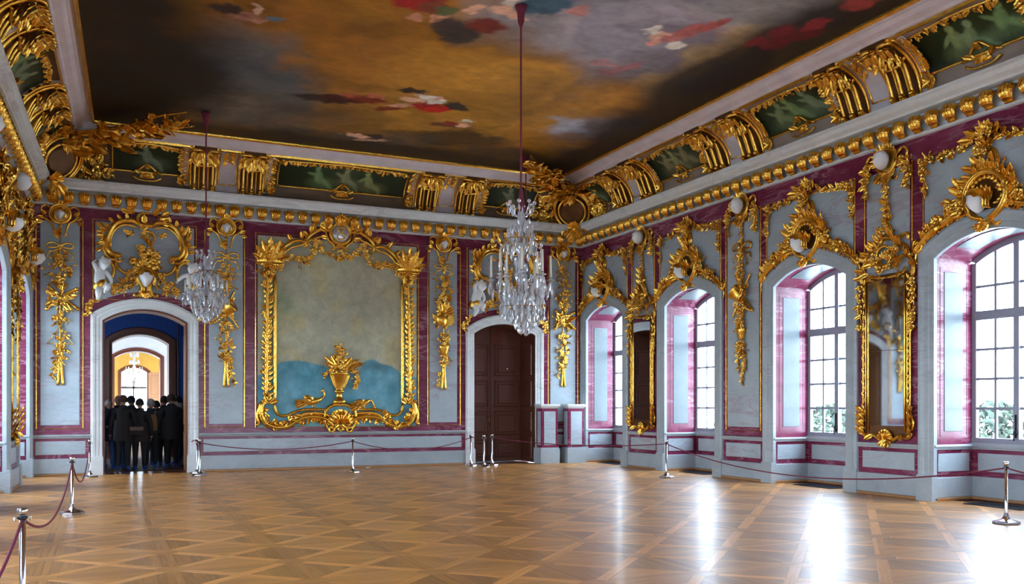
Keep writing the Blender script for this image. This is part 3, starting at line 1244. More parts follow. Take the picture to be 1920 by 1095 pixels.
BASE = {'leaf': leaf_mb(3), 'small_leaf': leaf_mb(0, 4, .2), 'palm': leaf_mb(6, 12, .5), 'flower': flower_mb(5), 'rose': flower_mb(5, 2), 'bud': MB().ball((0, 0, .3), .5, .5, .4, 6, 4)}
shell = MB()
rows = []
for j in range(33):                      # scallop: ribs fanning up from the foot
    a = PI * (.02 + .96 * j / 32)
    rib = abs(math.cos(j / 32 * PI * 8))
    rows.append([(q * math.cos(a), q * math.sin(a) * 1.05, .08 + .28 * math.sin(PI * min(1, q * 1.05)) * (.55 + .45 * rib) + (.10 * rib if q > .9 else 0)) for q in (.05, .3, .6, .85, 1.0)] + [(1.0 * math.cos(a), 1.05 * math.sin(a), 0)])
shell.grid(rows[::-1])
BASE['shell'] = shell
BME = {}


def base_me(kind, mat):
    k = (kind, mat.name)
    if k not in BME:
        BME[k] = BASE[kind].mesh(kind, mat)
    return BME[k]


head = MB()
rows = []
for i in range(15):                      # carved head, face towards +z, crown +y, about 1 high
    a = -PI / 2 + PI * i / 14
    v = math.sin(a)
    row = []
    for k in range(20):
        b = 2 * PI * k / 20
        q = math.cos(a)
        x, z = q * math.sin(b), q * math.cos(b)
        rx = .33 * (1 - .55 * max(0, -v) ** 1.3) + .01
        X, Y, Z = x * rx, v * .5, z * .40
        fr = max(0, math.cos(b)) ** 6
        if fr > 0:
            Z += 1.35 * fr * (.11 * math.exp(-((v + .12) / .16) ** 2) - .05 * math.exp(-((v - .12) / .10) ** 2) + .05 * math.exp(-((v + .42) / .07) ** 2) + .05 * math.exp(-((v + .72) / .12) ** 2) + .03 * math.exp(-((v - .3) / .12) ** 2))
        ey = math.exp(-((abs(x) - .42) / .16) ** 2 - ((v - .08) / .09) ** 2) * (z > 0)
        Z -= .10 * ey
        if v > .35 or z < -.1:
            hr = 1 + .05 * math.sin(b * 5) * math.cos(v * 9)
            X, Z = X * 1.10 * hr, Z * 1.10 * hr
        row.append((X, Y, Z))
    rows.append(row)
head.grid(rows, close_u=True)
HEAD_ME = head.mesh('marble_head', M_STUC, True)


cap = MB()
rows = []
for i in range(7):                       # gilded hair: waves over the crown and down beside the cheeks
    v = .34 + .66 * i / 6
    q = math.sqrt(max(0, 1 - v * v)) + .03
    rows.append([((.40 + .035 * math.cos(b * 7 + i)) * q * math.sin(b), v * .53 - .12 * (i == 0) * (abs(math.sin(b)) > .5), (.46 + .035 * math.cos(b * 7 + i)) * q * math.cos(b)) for b in [2 * PI * k / 22 for k in range(22)]])
cap.grid(rows, close_u=True)
for sd in (-1, 1):
    for q in range(3):
        cap.tube(spline([(sd * (.30 + .03 * q), .16, .10 - .12 * q), (sd * (.40 + .03 * q), -.05, .12 - .12 * q), (sd * (.33 + .05 * q), -.28 - .05 * q, .08 - .1 * q), (sd * (.40 + .05 * q), -.42, .05 - .1 * q)], 4), [.05] * 12 + [.025], 5)
CAP_ME = cap.mesh('gilded_hair', M_GOLD, True)


class Orn:
    """One carved ornament on a wall: an Empty and its parts; positions are wall coordinates (u, v, w)."""

    bend = 0.

    def __init__(s, name, label, cat, M, u, v, group=None, mx=False, minpx=10., mat=None):
        s.M0, s.u, s.v, s.mx = M, u, v, -1 if mx else 1
        s.root = thing(name, label, cat, M @ T(u, v, 0), group)
        p = s.root.matrix_basis.translation
        s.k = ppm(p.x, p.y)
        s.minpx = minpx
        s.mat = mat or M_GOLD
        s.small = {}
        s.count = {}
        s.rs = random.Random(int(u * 1000 + v * 77))

    def loc(s, u, v, w):
        return (u * s.mx, v - s.v, w + (max(0., abs(u) - s.bend) * .95 if s.bend else 0.))

    def item(s, kind, u, v, ang=0., L_=.15, W=None, w=.02, tilt=0., h=None, roll=0., mat=None):
        W = L_ * .55 if W is None else W
        h = min(L_, W * 1.3) * .75 if h is None else h
        if s.mx < 0:
            ang = PI - ang
            roll = -roll
        W2 = W if kind in ('leaf', 'small_leaf', 'palm') else L_
        M = T(*s.loc(u, v, w)) @ RZ(ang) @ RX(roll) @ RY(-tilt) @ SC(L_, W2, h)
        s.place(kind, M, L_, mat)

    def place(s, kind, M, size, mat=None):
        mat = mat or s.mat
        nm = {'small_leaf': 'leaf', 'palm': 'palm_leaf', 'rose': 'flower'}.get(kind, kind)
        if size * s.k >= s.minpx and s.count.get(nm, 0) < 290:
            s.count[nm] = s.count.get(nm, 0) + 1
            link(nm, base_me(kind, mat), s.root, M)
        else:
            s.small.setdefault(mat.name, (mat, MB()))[1].merge(BASE[kind], M)

    def scroll(s, pts, r0, r1=None, name='scroll', n=6, w=.03, flat=.8, smooth=6, bead=False, mat=None):
        P = spline([s.loc(p[0], p[1], p[2] if len(p) > 2 else w) for p in pts], smooth) if smooth else [Vector(s.loc(*p)) for p in pts]
        m = len(P)
        r1 = r0 if r1 is None else r1
        rad = [(r0 + (r1 - r0) * i / (m - 1)) * (.55 + .45 * min(1, min(i, m - 1 - i) / (m * .08 + .01))) for i in range(m)]
        mb = MB().tube(P, rad, n, flat)
        if bead:
            P2 = [p + Vector((0, 0, rad[i] * .75)) for i, p in enumerate(P)]
            mb.tube(P2, [q * .42 for q in rad], 5)
        return put(name, mb, mat or s.mat, s.root, None, True)

    def curl(s, u, v, r, a0, turns, rr, name='scroll', w=.04, mat=None):
        return s.scroll(spiral(u, v, r, r * .22, a0, a0 + turns * 2 * PI, 18, w, w + rr), rr, rr * .7, name, smooth=0, mat=mat)

    def ball(s, u, v, rx, ry=None, rz=None, w=.05, name='boss', mat=None):
        return put(name, MB().ball(s.loc(u, v, w), rx, ry, rz), mat or s.mat, s.root, None, True)

    def head(s, u, v, size, w=.06, name='marble_head', turn=0., tip=0., cap=True):
        M = T(*s.loc(u, v, w)) @ RZ(tip * s.mx) @ RY(turn * s.mx) @ SC(size)
        o = link(name, HEAD_ME, s.root, M)
        o['label'] = 'white carved face'
        if cap:
            link('gilded_hair', CAP_ME, s.root, M)
        return o

    def fan(s, u, v, n, a0, a1, L_, W=None, kind='leaf', w=.03, tilt=.25):
        for k in range(n):
            a = a0 + (a1 - a0) * k / max(1, n - 1)
            s.item(kind, u + .02 * math.cos(a), v + .02 * math.sin(a), a, L_ * s.rs.uniform(.85, 1.12), W, w + .01 * (k % 2), tilt)

    def cluster(s, u, v, rad, n, fl=.12, lf=.14, w=.03):   # bunch of flowers and leaves
        n = int(n * 1.5)
        for k in range(n):
            a = 2 * PI * k / n * 2 + s.rs.uniform(-.5, .5)
            q = rad * s.rs.uniform(.1, .8)
            s.item('leaf', u + q * math.cos(a), v + q * math.sin(a), a + s.rs.uniform(-.7, .7), lf * s.rs.uniform(.5, 1.), None, w, s.rs.uniform(.1, .6))
        for k in range(max(2, n // 3)):
            a = s.rs.uniform(0, 2 * PI)
            q = rad * math.sqrt(s.rs.random()) * .8
            s.item(s.rs.choice(('flower', 'rose', 'rose')), u + q * math.cos(a), v + q * math.sin(a), s.rs.random() * 6, fl * s.rs.uniform(.6, 1.), None, w + s.rs.uniform(.02, .08))
        for k in range(int(2 + rad * 10)):   # thin sprigs that stand out of the bunch
            a = s.rs.uniform(0, 2 * PI)
            for q in (.85, 1.1, 1.3):
                s.item('small_leaf', u + rad * q * math.cos(a + .1 * q), v + rad * q * math.sin(a + .1 * q), a + s.rs.uniform(-.6, .6), lf * .42, None, w, .3)

    def vine(s, pts, step=.07, lf=.09, fl=.06, stem=.008, flowers=.35, w=.02, spread=.03):
        P = spline([(p[0], p[1], 0) for p in pts], 10)
        s.scroll([(p[0], p[1], w) for p in pts], stem, stem * .7, 'stem', 5, w)
        acc, side = 0., 1
        for i in range(1, len(P)):
            acc += (P[i] - P[i - 1]).length
            if acc >= step:
                acc = 0.
                side = -side
                t = (P[i] - P[i - 1])
                a = math.atan2(t.y, t.x)
                ux, vx = P[i].x, P[i].y
                s.item('leaf', ux, vx, a + side * s.rs.uniform(.5, 1.2), lf * s.rs.uniform(.75, 1.25), None, w, s.rs.uniform(.05, .5))
                if s.rs.random() < flowers:
                    s.item(s.rs.choice(('flower', 'rose')), ux + s.rs.uniform(-1, 1) * spread, vx + s.rs.uniform(-1, 1) * spread, 0, fl * s.rs.uniform(.8, 1.3), None, w + .02)

    def lathe(s, u, v, prof, name, ang=0., w=.06, flat=.7, n=14, mat=None):   # turned piece, axis in the wall plane
        if s.mx < 0:
            ang = -ang
        M = T(*s.loc(u, v, w)) @ RZ(ang) @ SC(1, 1, flat) @ RX(-PI / 2)
        return put(name, MB().lathe(prof, n), mat or s.mat, s.root, M, True)

    def slab(s, pts, d=.03, w=.02, name='banner', mat=None):
        mb = MB()
        A = [s.loc(p[0], p[1], w) for p in pts]
        if s.mx < 0:
            A = A[::-1]
        n = len(A)
        cu, cv = sum(p[0] for p in A) / n, sum(p[1] for p in A) / n
        B = [(p[0], p[1], w + d * .7) for p in A]
        C = [(cu + (p[0] - cu) * .86, cv + (p[1] - cv) * .86, w + d) for p in A]
        mb.grid([A, B, C], close_u=True)
        mb.f.append(tuple(2 * n + k for k in range(n)))
        return put(name, mb, mat or s.mat, s.root)

    def done(s):
        for k, (mat, mb) in s.small.items():
            o = put('foliage', mb, mat, s.root)
            o['kind'] = 'stuff'
        return s.root


def bow(o, u, v, sz):                    # ribbon bow with two loops and two tails
    for sd in (-1, 1):
        o.scroll([(u, v), (u + sd * .5 * sz, v + .32 * sz), (u + sd * sz, v + .18 * sz), (u + sd * .85 * sz, v - .12 * sz), (u, v)], sz * .09, sz * .07, 'ribbon', 6, .04, .5)
        o.scroll([(u, v), (u + sd * .45 * sz, v - .4 * sz), (u + sd * .75 * sz, v - .42 * sz), (u + sd * 1.0 * sz, v - .8 * sz), (u + sd * .9 * sz, v - 1.0 * sz)], sz * .08, sz * .05, 'ribbon', 6, .03, .4)
    o.item('rose', u, v, 0, sz * .4, None, .06)


def pilaster_head(o, v):                 # oval face in a winged frame, tapering to a foot
    o.head(0, v, .29, .09)
    o.slab([(.15 * math.cos(a), v + .19 * math.sin(a)) for a in [2 * PI * k / 14 for k in range(14)]], .03, .01, 'back_plate', M_GOLDD)
    o.scroll(spiral(0, v, .21, .21, -PI / 2, 1.5 * PI, 22, .05, .05), .035, .035, 'ring', smooth=0)
    o.scroll(spiral(0, v, .165, .165, -PI / 2, 1.5 * PI, 20, .05, .05), .014, .014, 'ring', smooth=0)
    for sd in (-1, 1):
        o.scroll([(sd * .17, v + .10), (sd * .27, v + .17), (sd * .36, v + .13), (sd * .38, v + .03), (sd * .32, v + .0), (sd * .30, v + .06)], .028, .016, bead=True)
        o.scroll([(sd * .38, v + .0), (sd * .30, v - .12), (sd * .19, v - .20), (sd * .13, v - .34), (sd * .12, v - .46), (sd * .06, v - .50)], .030, .020, bead=True)
        for q in range(3):
            o.item('leaf', sd * (.28 + .04 * q), v - .02 - .08 * q, PI / 2 - sd * (1.0 + .5 * q), .16, None, .03, .3)
        o.item('leaf', sd * .05, v + .2, PI / 2 - sd * .5, .14, None, .04, .4)
    o.item('leaf', 0, v + .19, PI / 2, .16, .12, .05, .4)
    o.item('shell', 0, v - .44, PI / 2, .12, .12, .04, h=.12)
    for q in range(3):
        o.item('small_leaf', 0, v - .22 - .09 * q, -PI / 2, .11, .07, .03)


def trophy(o, parts):
    for p in parts:
        k, v = p[0], p[1]
        if k == 'bow':
            bow(o, 0, v, p[2])
        elif k == 'rod':
            o.scroll([(0, v), (0, (v + p[2]) / 2), (0, p[2])], .016, .016, 'rod')
        elif k == 'flowers':
            o.cluster(p[3] if len(p) > 3 else 0, v, p[2], int(7 + p[2] * 22), .13, .15)
        elif k == 'horns':               # a group of crossing pieces behind leaves
            for a, l, r in ((.6, .40, .03), (-.55, .42, .028), (2.3, .34, .026), (-2.4, .36, .03), (1.2, .3, .02), (-1.1, .32, .02)):
                o.scroll([(-.12 * math.cos(a), v - .12 * math.sin(a)), (.5 * l * math.cos(a), v + .5 * l * math.sin(a) + .03), (l * math.cos(a), v + l * math.sin(a))], r * .7, r * 1.3, 'horn', 8, .05)
                o.ball(l * math.cos(a), v + l * math.sin(a), r * 1.7, None, None, .05, 'horn_mouth')
            o.cluster(0, v, .26, 13, .16, .19, .05)
            for a in (.2, 2.6, 3.7, 5.4):
                o.item('leaf', .12 * math.cos(a), v + .12 * math.sin(a), a, .30, .14, .05, .4)
        elif k == 'lute':
            o.lathe(.02, v - .26, [(.01, 0), (.10, .02), (.15, .12), (.15, .22), (.09, .34), (.03, .40), (.026, .62), (.05, .64), (.04, .70), (.005, .71)], 'lute', -.28)
            o.slab([(-.30, v - .06), (-.22, v - .24), (-.04, v - .30), (-.08, v - .02), (-.2, v + .12)], .08, .03, 'open_book')
            o.slab([(.10, v - .18), (.30, v - .10), (.33, v + .05), (.16, v + .0)], .07, .03, 'tablet')
            o.fan(0, v + .08, 9, .1, PI - .1, .30, .14, 'leaf', .05)
            o.cluster(.05, v - .12, .24, 11, .14, .16, .06)
        elif k == 'drum':
            M = T(*o.loc(-.05, v, .12)) @ RZ(.9 * o.mx) @ RX(-PI / 2 + .55) @ SC(.82, .7, .75)
            put('drum', MB().lathe([(.01, -.17), (.20, -.17), (.215, -.15), (.195, -.13), (.195, .13), (.215, .15), (.20, .17), (.01, .17)], 18), o.mat, o.root, M, True)
            for a, l in ((.9, .50), (2.0, .46), (-.8, .52), (-2.1, .56)):
                o.scroll([(-.05, v), (l * .5 * math.cos(a), v + l * .5 * math.sin(a)), (l * math.cos(a), v + l * math.sin(a))], .018, .026, 'flute', 8, .06)
            for q in range(6):
                o.ball(.10 + .055 * q, v - .24 - .035 * q * (1.6 - .16 * q), .034, None, None, .07, 'bell')
            o.cluster(.04, v + .05, .26, 11, .14, .18, .08)
            o.cluster(.02, v - .24, .18, 8, .12, .15, .06)
        elif k == 'basket':
            o.lathe(0, v - .16, [(.01, 0), (.07, 0), (.09, .05), (.13, .18), (.15, .24), (.13, .25), (.01, .24)], 'basket')
            o.cluster(0, v + .11, .16, 9, .12, .13, .06)
        elif k == 'pipes':               # two long tied tails
            for sd in (-1, 1):
                o.scroll([(sd * .015, v), (sd * .03, v - p[2] * .5), (sd * .055, v - p[2])], .022, .034, 'pipe', 8, .04)
            o.cluster(0, v - .06, .12, 6, .09, .11, .05)
        elif k == 'triangle':
            q = p[2]
            o.scroll([(-q, v - .5 * q, .05), (q, v - .5 * q, .05), (0, v + q, .05), (-q, v - .5 * q, .05)], .016, .016, 'triangle', smooth=0)
            o.cluster(0, v + .05, .13, 7, .1, .12, .05)
        elif k == 'sprig':
            o.vine([(p[3] if len(p) > 3 else 0, v), (p[4] if len(p) > 4 else .04, (v + p[2]) / 2), (p[5] if len(p) > 5 else -.02, p[2])], .055, .11, .08, .01, .5, .03, .04)
        elif k == 'tail':
            for sd in (-1, 1):
                o.vine([(sd * .05, v), (sd * .14, v - .2), (sd * .10, v - .38)], .06, .10, .07)
# ================================================================ ornaments of the back wall
def za(zx, zy):                          # traced points of the left pilaster and door
    return bp(zx / 2.027, 380 + zy / 2.027)


def zb(zx, zy):
    return bp(780 + zx / 2.28, 420 + zy / 2.28)


PIL = ((-.815, 'gilded trophy with crossed horns on the narrow panel left of the open doorway', 'white face medallion above the horn trophy left of the open doorway'),
       (2.75, 'gilded trophy with a drum and flutes left of the big gilt frame', 'white face medallion above the drum trophy beside the big gilt frame'),
       (mir(2.75), 'gilded trophy with a lute and open book right of the big gilt frame', 'white face medallion above the lute trophy right of the big gilt frame'),
       (mir(-.815), 'gilded trophy with crossed horns on the panel above the marble pedestals', 'white face medallion above the horn trophy over the marble pedestals'))
for n_, (u, lab, lab2) in enumerate(PIL):
    o = Orn('face_medallion', lab2, 'medallion', FB, u, 5.86, 'face medallions under the back wall cornice', n_ > 1)
    o.mx = -1 if n_ > 1 else 1
    o.v = 5.86
    pilaster_head(o, 5.86)
    o.done()
    o = Orn('gilded_trophy', lab, 'wall ornament', FB, u, 4.0, 'hanging trophies of the back wall', n_ in (1, 2))
    v = lambda zy: za(235, zy)[1]
    v2 = lambda zy: za(860, zy)[1]
    v3 = lambda zy: zb(118, zy)[1]
    v4 = lambda zy: zb(625, zy)[1]
    if n_ == 0:
        trophy(o, [('rod', 5.40, 2.2), ('bow', v(168), .26), ('flowers', v(210), .16), ('flowers', v(255), .26), ('flowers', v(300), .16), ('horns', v(365)), ('flowers', v(440), .17), ('triangle', v(515), .26), ('flowers', v(560), .13), ('pipes', v(580), v(580) - v(695)), ('sprig', v(590), v(670), -.06, -.12, -.16)])
    elif n_ == 1:
        trophy(o, [('rod', 5.40, 2.2), ('bow', v2(205), .28), ('flowers', v2(262), .22), ('flowers', v2(310), .20), ('drum', v2(400)), ('flowers', v2(478), .17), ('flowers', v2(540), .20), ('flowers', v2(590), .13), ('pipes', v2(590), v2(590) - v2(702)), ('sprig', v2(600), v2(690), -.05, -.12, -.2)])
    elif n_ == 2:
        trophy(o, [('rod', 5.40, 2.2), ('bow', v3(185), .24), ('flowers', v3(235), .22), ('flowers', v3(285), .26), ('flowers', v3(325), .18), ('lute', v3(395)), ('flowers', v3(490), .18), ('basket', v3(535)), ('flowers', v3(575), .16), ('pipes', v3(590), v3(590) - v3(710)), ('sprig', v3(620), v3(700), .05, .12, .18)])
    else:
        trophy(o, [('rod', 5.40, 2.2), ('bow', v4(215), .22), ('flowers', v4(255), .20), ('flowers', v4(310), .24), ('flowers', v4(350), .16), ('horns', v4(412)), ('flowers', v4(490), .18), ('flowers', v4(545), .2), ('flowers', v4(585), .13), ('pipes', v4(600), v4(600) - v4(698)), ('sprig', v4(580), v4(660), -.05, -.12, -.18)])
    o.done()


# ---- the big frame in the middle
def zc(zx, zy):
    u, v = bp(440 + zx / 2.38, 380 + zy / 2.38)
    return XC - u, v


bf = Orn('gilded_wall_frame', 'huge gilded rocaille frame round the stained teal plaster panel', 'frame', FB, XC, 3.4, None, False, 9)
for sg in (-1, 1):
    def g(zx, zy, w=.05):
        d, v = zc(zx, zy)
        return (sg * d, v, w)
    du, vb = zc(178, 905)
    bf.scroll([g(178, 905), g(178, 700), g(178, 500), g(180, 320)], .045, .045, 'rail', 8, bead=True)
    bf.scroll([g(140, 880), g(142, 600), g(148, 270)], .05, .04, 'stem', 8)
    for q in range(26):                  # leaves winding up the stem
        d, v = zc(141 + 6 * q / 25, 860 - 570 * q / 25)
        for s2 in (-1, 1):
            bf.item('leaf', sg * d + s2 * .03, v, PI / 2 - s2 * bf.rs.uniform(.35, 1.1), bf.rs.uniform(.12, .19), .09, .05, .3)
    for q in range(9):
        d, v = zc(140 + 6 * q / 8, 820 - 520 * q / 8)
        bf.item('rose', sg * d + (-1) ** q * .10, v, 0, .12, None, .06)
    # palm crown at the upper corner
    d, v = zc(152, 262)
    for k, (a, l) in enumerate(((.35, .55), (.75, .62), (1.15, .66), (1.57, .70), (2.0, .66), (2.4, .62), (2.8, .55), (-.1, .40), (3.25, .42), (-.5, .3), (3.6, .3), (1.35, .45), (1.8, .45))):
        bf.item('palm', sg * d * 1., v - .02, a, l, .20, .05 + .015 * (k % 3), .35)
    bf.cluster(sg * d, v - .18, .2, 9, .13, .2, .05)
    # upper scrolls
    bf.scroll([g(168, 335), g(170, 280), g(190, 235), g(225, 195), g(270, 172), g(312, 178), g(322, 196)], .065, .04, bead=True)
    bf.scroll([g(318, 200), g(318, 165), g(345, 140), g(385, 122), g(425, 128), g(440, 150)], .06, .045, bead=True)
    bf.scroll([g(185, 300), g(205, 245), g(245, 205), g(300, 188), g(345, 165), g(400, 148)], .035, .03)
    bf.curl(*g(316, 190)[:2], .09, 0 if sg < 0 else PI, sg * -1.2, .03)
    for zx, zy, a in ((300, 160, 1.9), (340, 135, 1.7), (385, 115, 1.3), (250, 170, 2.2), (215, 200, 2.4), (410, 118, .9), (360, 122, 2.2), (325, 150, 2.6)):
        d2, v2_ = zc(zx, zy)
        bf.item('leaf', sg * d2, v2_, a if sg < 0 else PI - a, .22, .12, .05, .4)
    # flower swags hanging from the scrolls
    bf.vine([g(185, 305)[:2], g(225, 255)[:2], g(275, 250)[:2], g(322, 262)[:2], g(345, 235)[:2], g(362, 200)[:2]], .06, .12, .11, .012, .8, .05, .06)
    bf.vine([g(375, 190)[:2], g(400, 225)[:2], g(440, 240)[:2], g(474, 250)[:2]], .06, .12, .11, .012, .8, .05, .06)
    bf.cluster(g(362, 190)[0], g(362, 190)[1], .16, 8, .11, .13, .05)
    bf.cluster(g(300, 258)[0], g(300, 258)[1], .15, 7, .11, .13, .05)
    # lower corner and base scrolls
    bf.scroll([g(178, 900), g(182, 930), g(205, 950), g(235, 948), g(262, 935), g(300, 925), g(360, 922), g(420, 925)], .045, .035, bead=True)
    bf.scroll([g(140, 875), g(118, 905), g(118, 945), g(140, 985), g(190, 1002), g(240, 995), g(270, 975), g(310, 958), g(360, 955), g(405, 965), g(432, 990), g(436, 1012)], .085, .06, bead=True)
    bf.scroll([g(128, 890), g(104, 930), g(100, 965), g(108, 985), g(90, 995)], .05, .035)
    bf.scroll([g(270, 972), g(300, 945), g(350, 938), g(405, 945), g(445, 970)], .045, .04)
    bf.curl(*g(428, 1010)[:2], .10, PI / 2, 1.3 * sg, .045)
    bf.curl(*g(258, 960)[:2], .12, PI / 2, -1.3 * sg, .04)
    for k in range(16):
        d2, v2_ = zc(120 + 150 * k / 15, 925 + 75 * math.sin(PI * k / 15 * .9))
        bf.item('leaf', sg * d2, v2_, bf.rs.uniform(0, 6.28), .20, .11, .05, .4)
    for k in range(10):
        d2, v2_ = zc(280 + 140 * k / 9, 968 + 8 * math.sin(k))
        bf.item('leaf', sg * d2, v2_, -PI / 2 + bf.rs.uniform(-.9, .9), .16, .09, .03, .4)
    bf.fan(g(150, 895)[0], g(150, 895)[1], 5, .3, 2.8, .24, .12, 'leaf', .05)
    for k in range(9):                   # beads in the hollow of the base scroll
        d2, v2_ = zc(180 + 20 * k, 985 - 5 * k)
        bf.item('bud', sg * d2, v2_, 0, .07, None, .06)
# shell at the foot
d, v = zc(465, 985)
bf.item('shell', 0, v, 0, .34, .34, .05, h=.40)
bf.fan(0, v - .02, 7, -PI * .95, -PI * .05, .20, .12)
for sg in (-1, 1):
    bf.scroll([(sg * .30, v - .18), (sg * .40, v + .1), (sg * .34, v + .36), (sg * .14, v + .47), (0, v + .46)], .05, .05, bead=True)
# medallion with a monogram
mu, mv = 0, zc(475, 140)[1]
o_ = put('medallion', MB().lathe([(.225, .02), (.225, .05), (.19, .075), (.10, .09), (.005, .095)], 28), plain('silvered_disc', (.62, .62, .64), .3, .6, .06), bf.root, T(*bf.loc(mu, mv, .03)), True)
o_['label'] = 'silvered oval medallion'
bf.scroll(spiral(mu, mv, .26, .26, 0, 2 * PI, 26, .07, .07), .045, .045, 'ring', smooth=0, bead=True)
for sg in (-1, 1):                       # interlaced cipher
    bf.scroll([(sg * .10, mv + .12, .12), (sg * -.02, mv + .14, .12), (sg * -.07, mv + .06, .13), (sg * .06, mv - .04, .12), (sg * .09, mv - .12, .13), (sg * -.04, mv - .15, .12), (sg * -.10, mv - .08, .12)], .014, .012, 'cipher')
    bf.scroll([(sg * .30, mv + .14), (sg * .36, mv + .02), (sg * .30, mv - .18), (sg * .18, mv - .28), (sg * .14, mv - .38), (sg * .24, mv - .42)], .045, .03, bead=True)
    bf.scroll([(sg * .22, mv + .22), (sg * .36, mv + .26), (sg * .44, mv + .12), (sg * .50, mv + .18)], .04, .025)
    bf.item('leaf', sg * .36, mv + .05, PI / 2 - sg * 1.2, .28, .14, .05, .4)
    bf.item('leaf', sg * .34, mv - .12, PI / 2 - sg * 1.6, .24, .12, .05, .4)
bf.fan(0, mv + .22, 9, .35, PI - .35, .30, .12, 'leaf', .10, .5)
bf.fan(0, mv + .20, 5, .6, PI - .6, .20, .10, 'leaf', .15, .6)
bf.item('shell', 0, mv - .40, 0, .13, .13, .06, h=.16)
bf.cluster(0, mv - .50, .14, 7, .10, .13, .05)
bf.vine([(0, mv - .5), (.02, mv - .66)], .05, .10, .09)
bf.done()

# ---- flower urn and birds on the frame
uv_ = lambda zx, zy: (-zc(zx, zy)[0], zc(zx, zy)[1])
o = Orn('gilded_urn', 'gilded flower basket on a stand at the foot of the big frame', 'urn', FB, 0 + XC, uv_(465, 895)[1], None, False, 9)
b0 = uv_(465, 895)[1]
t0 = uv_(465, 765)[1]
c0 = uv_(463, 765)[0]
bk_ = o.lathe(c0, b0, [(.01, 0), (.17, 0), (.18, .05), (.12, .10), (.08, .16), (.07, .24), (.13, .28), (.14, .31), (.10, .33), (.10, .36), (.17, .50), (.24, t0 - b0 + .0), (.26, t0 - b0 + .02), (.23, t0 - b0 + .03), (.01, t0 - b0)], 'basket', 0, .08, .8)
for q in range(9):
    a = -.95 + 1.9 * q / 8
    o.scroll([(c0 + .10 * a, b0 + .37, .14), (c0 + .17 * a, b0 + .5, .19 - .05 * abs(a)), (c0 + .25 * a, t0, .22 - .08 * abs(a))], .024, .030, 'rib')
o.cluster(c0, t0 + .10, .28, 16, .15, .18, .10)
o.cluster(c0, t0 + .28, .20, 12, .14, .16, .10)
o.cluster(c0 + .02, t0 + .46, .14, 9, .12, .14, .10)
o.cluster(c0 + .0, t0 + .62, .10, 7, .10, .12, .08)
for a, l in ((2.5, .62), (2.8, .50), (.5, .62), (.25, .72), (.8, .5), (2.2, .5)):
    o.item('palm', c0, t0 + .12, a, l, .15, .10, .25)
o.vine([uv_(500, 745), uv_(535, 755), uv_(545, 785), uv_(530, 830)], .05, .11, .10, .012, .8, .05)
o.vine([uv_(430, 755), uv_(405, 760), uv_(395, 775)], .05, .11, .10, .012, .8, .05)
o.done()


def bird(label, pts, tail, neck, headp, legs, ucen, vcen, fat):
    o = Orn('gilded_bird', label, 'bird', FB, XC + ucen, vcen, 'gilded birds on the big frame', False, 8)
    o.u = 0
    sh = lambda p: (p[0] - ucen, p[1], .07)
    P = spline([sh(p) for p in pts + neck], 6)
    m = len(P)
    mb = MB()
    nb = len(pts)
    rad = []
    for i in range(m):
        t = i / (m - 1) * (nb + len(neck) - 1)
        rad.append(fat * (.35 + .65 * math.sin(PI * min(1, (t + .35) / nb))) if t < nb - .6 else max(.022, fat * .42 * (1 - (t - nb + .6) / len(neck) * .55)))
    mb.tube([Vector((p.x, p.y - o.v, p.z)) for p in P], rad, 9)
    hp = P[-1]
    mb.ball((hp.x, hp.y - o.v, hp.z), .045, .04, .04)
    d = Vector(sh(headp)) - hp
    mb.tube([(hp.x, hp.y - o.v, hp.z), (hp.x + d.x, hp.y + d.y - o.v, hp.z)], [.025, .005], 6)
    put('body', mb, M_GOLD, o.root, None, True)
    bx = sh(pts[0])
    for k, a in enumerate(tail):
        o.item('palm', bx[0], bx[1], a, .34, .11, .06 + .01 * k, .1)
    mid = sh(pts[len(pts) // 2])
    for a in (tail[0] - .2, tail[0] + .15):
        o.item('leaf', mid[0], mid[1] + .02, a, .32, .16, .12, .1)
    for lg in legs:
        o.scroll([(mid[0] + .0, mid[1]), sh(lg)[:2]], .013, .013, 'leg')
    o.done()


bird('gilded peacock with a long neck perched left of the urn', [uv_(318, 895), uv_(345, 888), uv_(372, 880)], (2.9, 3.1, 3.3, 3.5), [uv_(390, 868), uv_(398, 852), uv_(390, 838)], uv_(378, 848), [uv_(345, 915), uv_(358, 915)], uv_(350, 890)[0], uv_(350, 890)[1], .085)
bird('gilded crane bending its neck down right of the urn', [uv_(556, 908), uv_(575, 895), uv_(592, 885)], (3.3, 3.6, 2.9), [uv_(604, 882), uv_(614, 896), uv_(620, 912)], uv_(626, 920), [uv_(570, 925), uv_(580, 925)], uv_(580, 898)[0], uv_(580, 898)[1], .07)


# ---- over the doors
def zd(zx, zy):
    u, v = bp(60 + zx / 4.5625, 360 + zy / 4.5625)
    return .96 - u, v


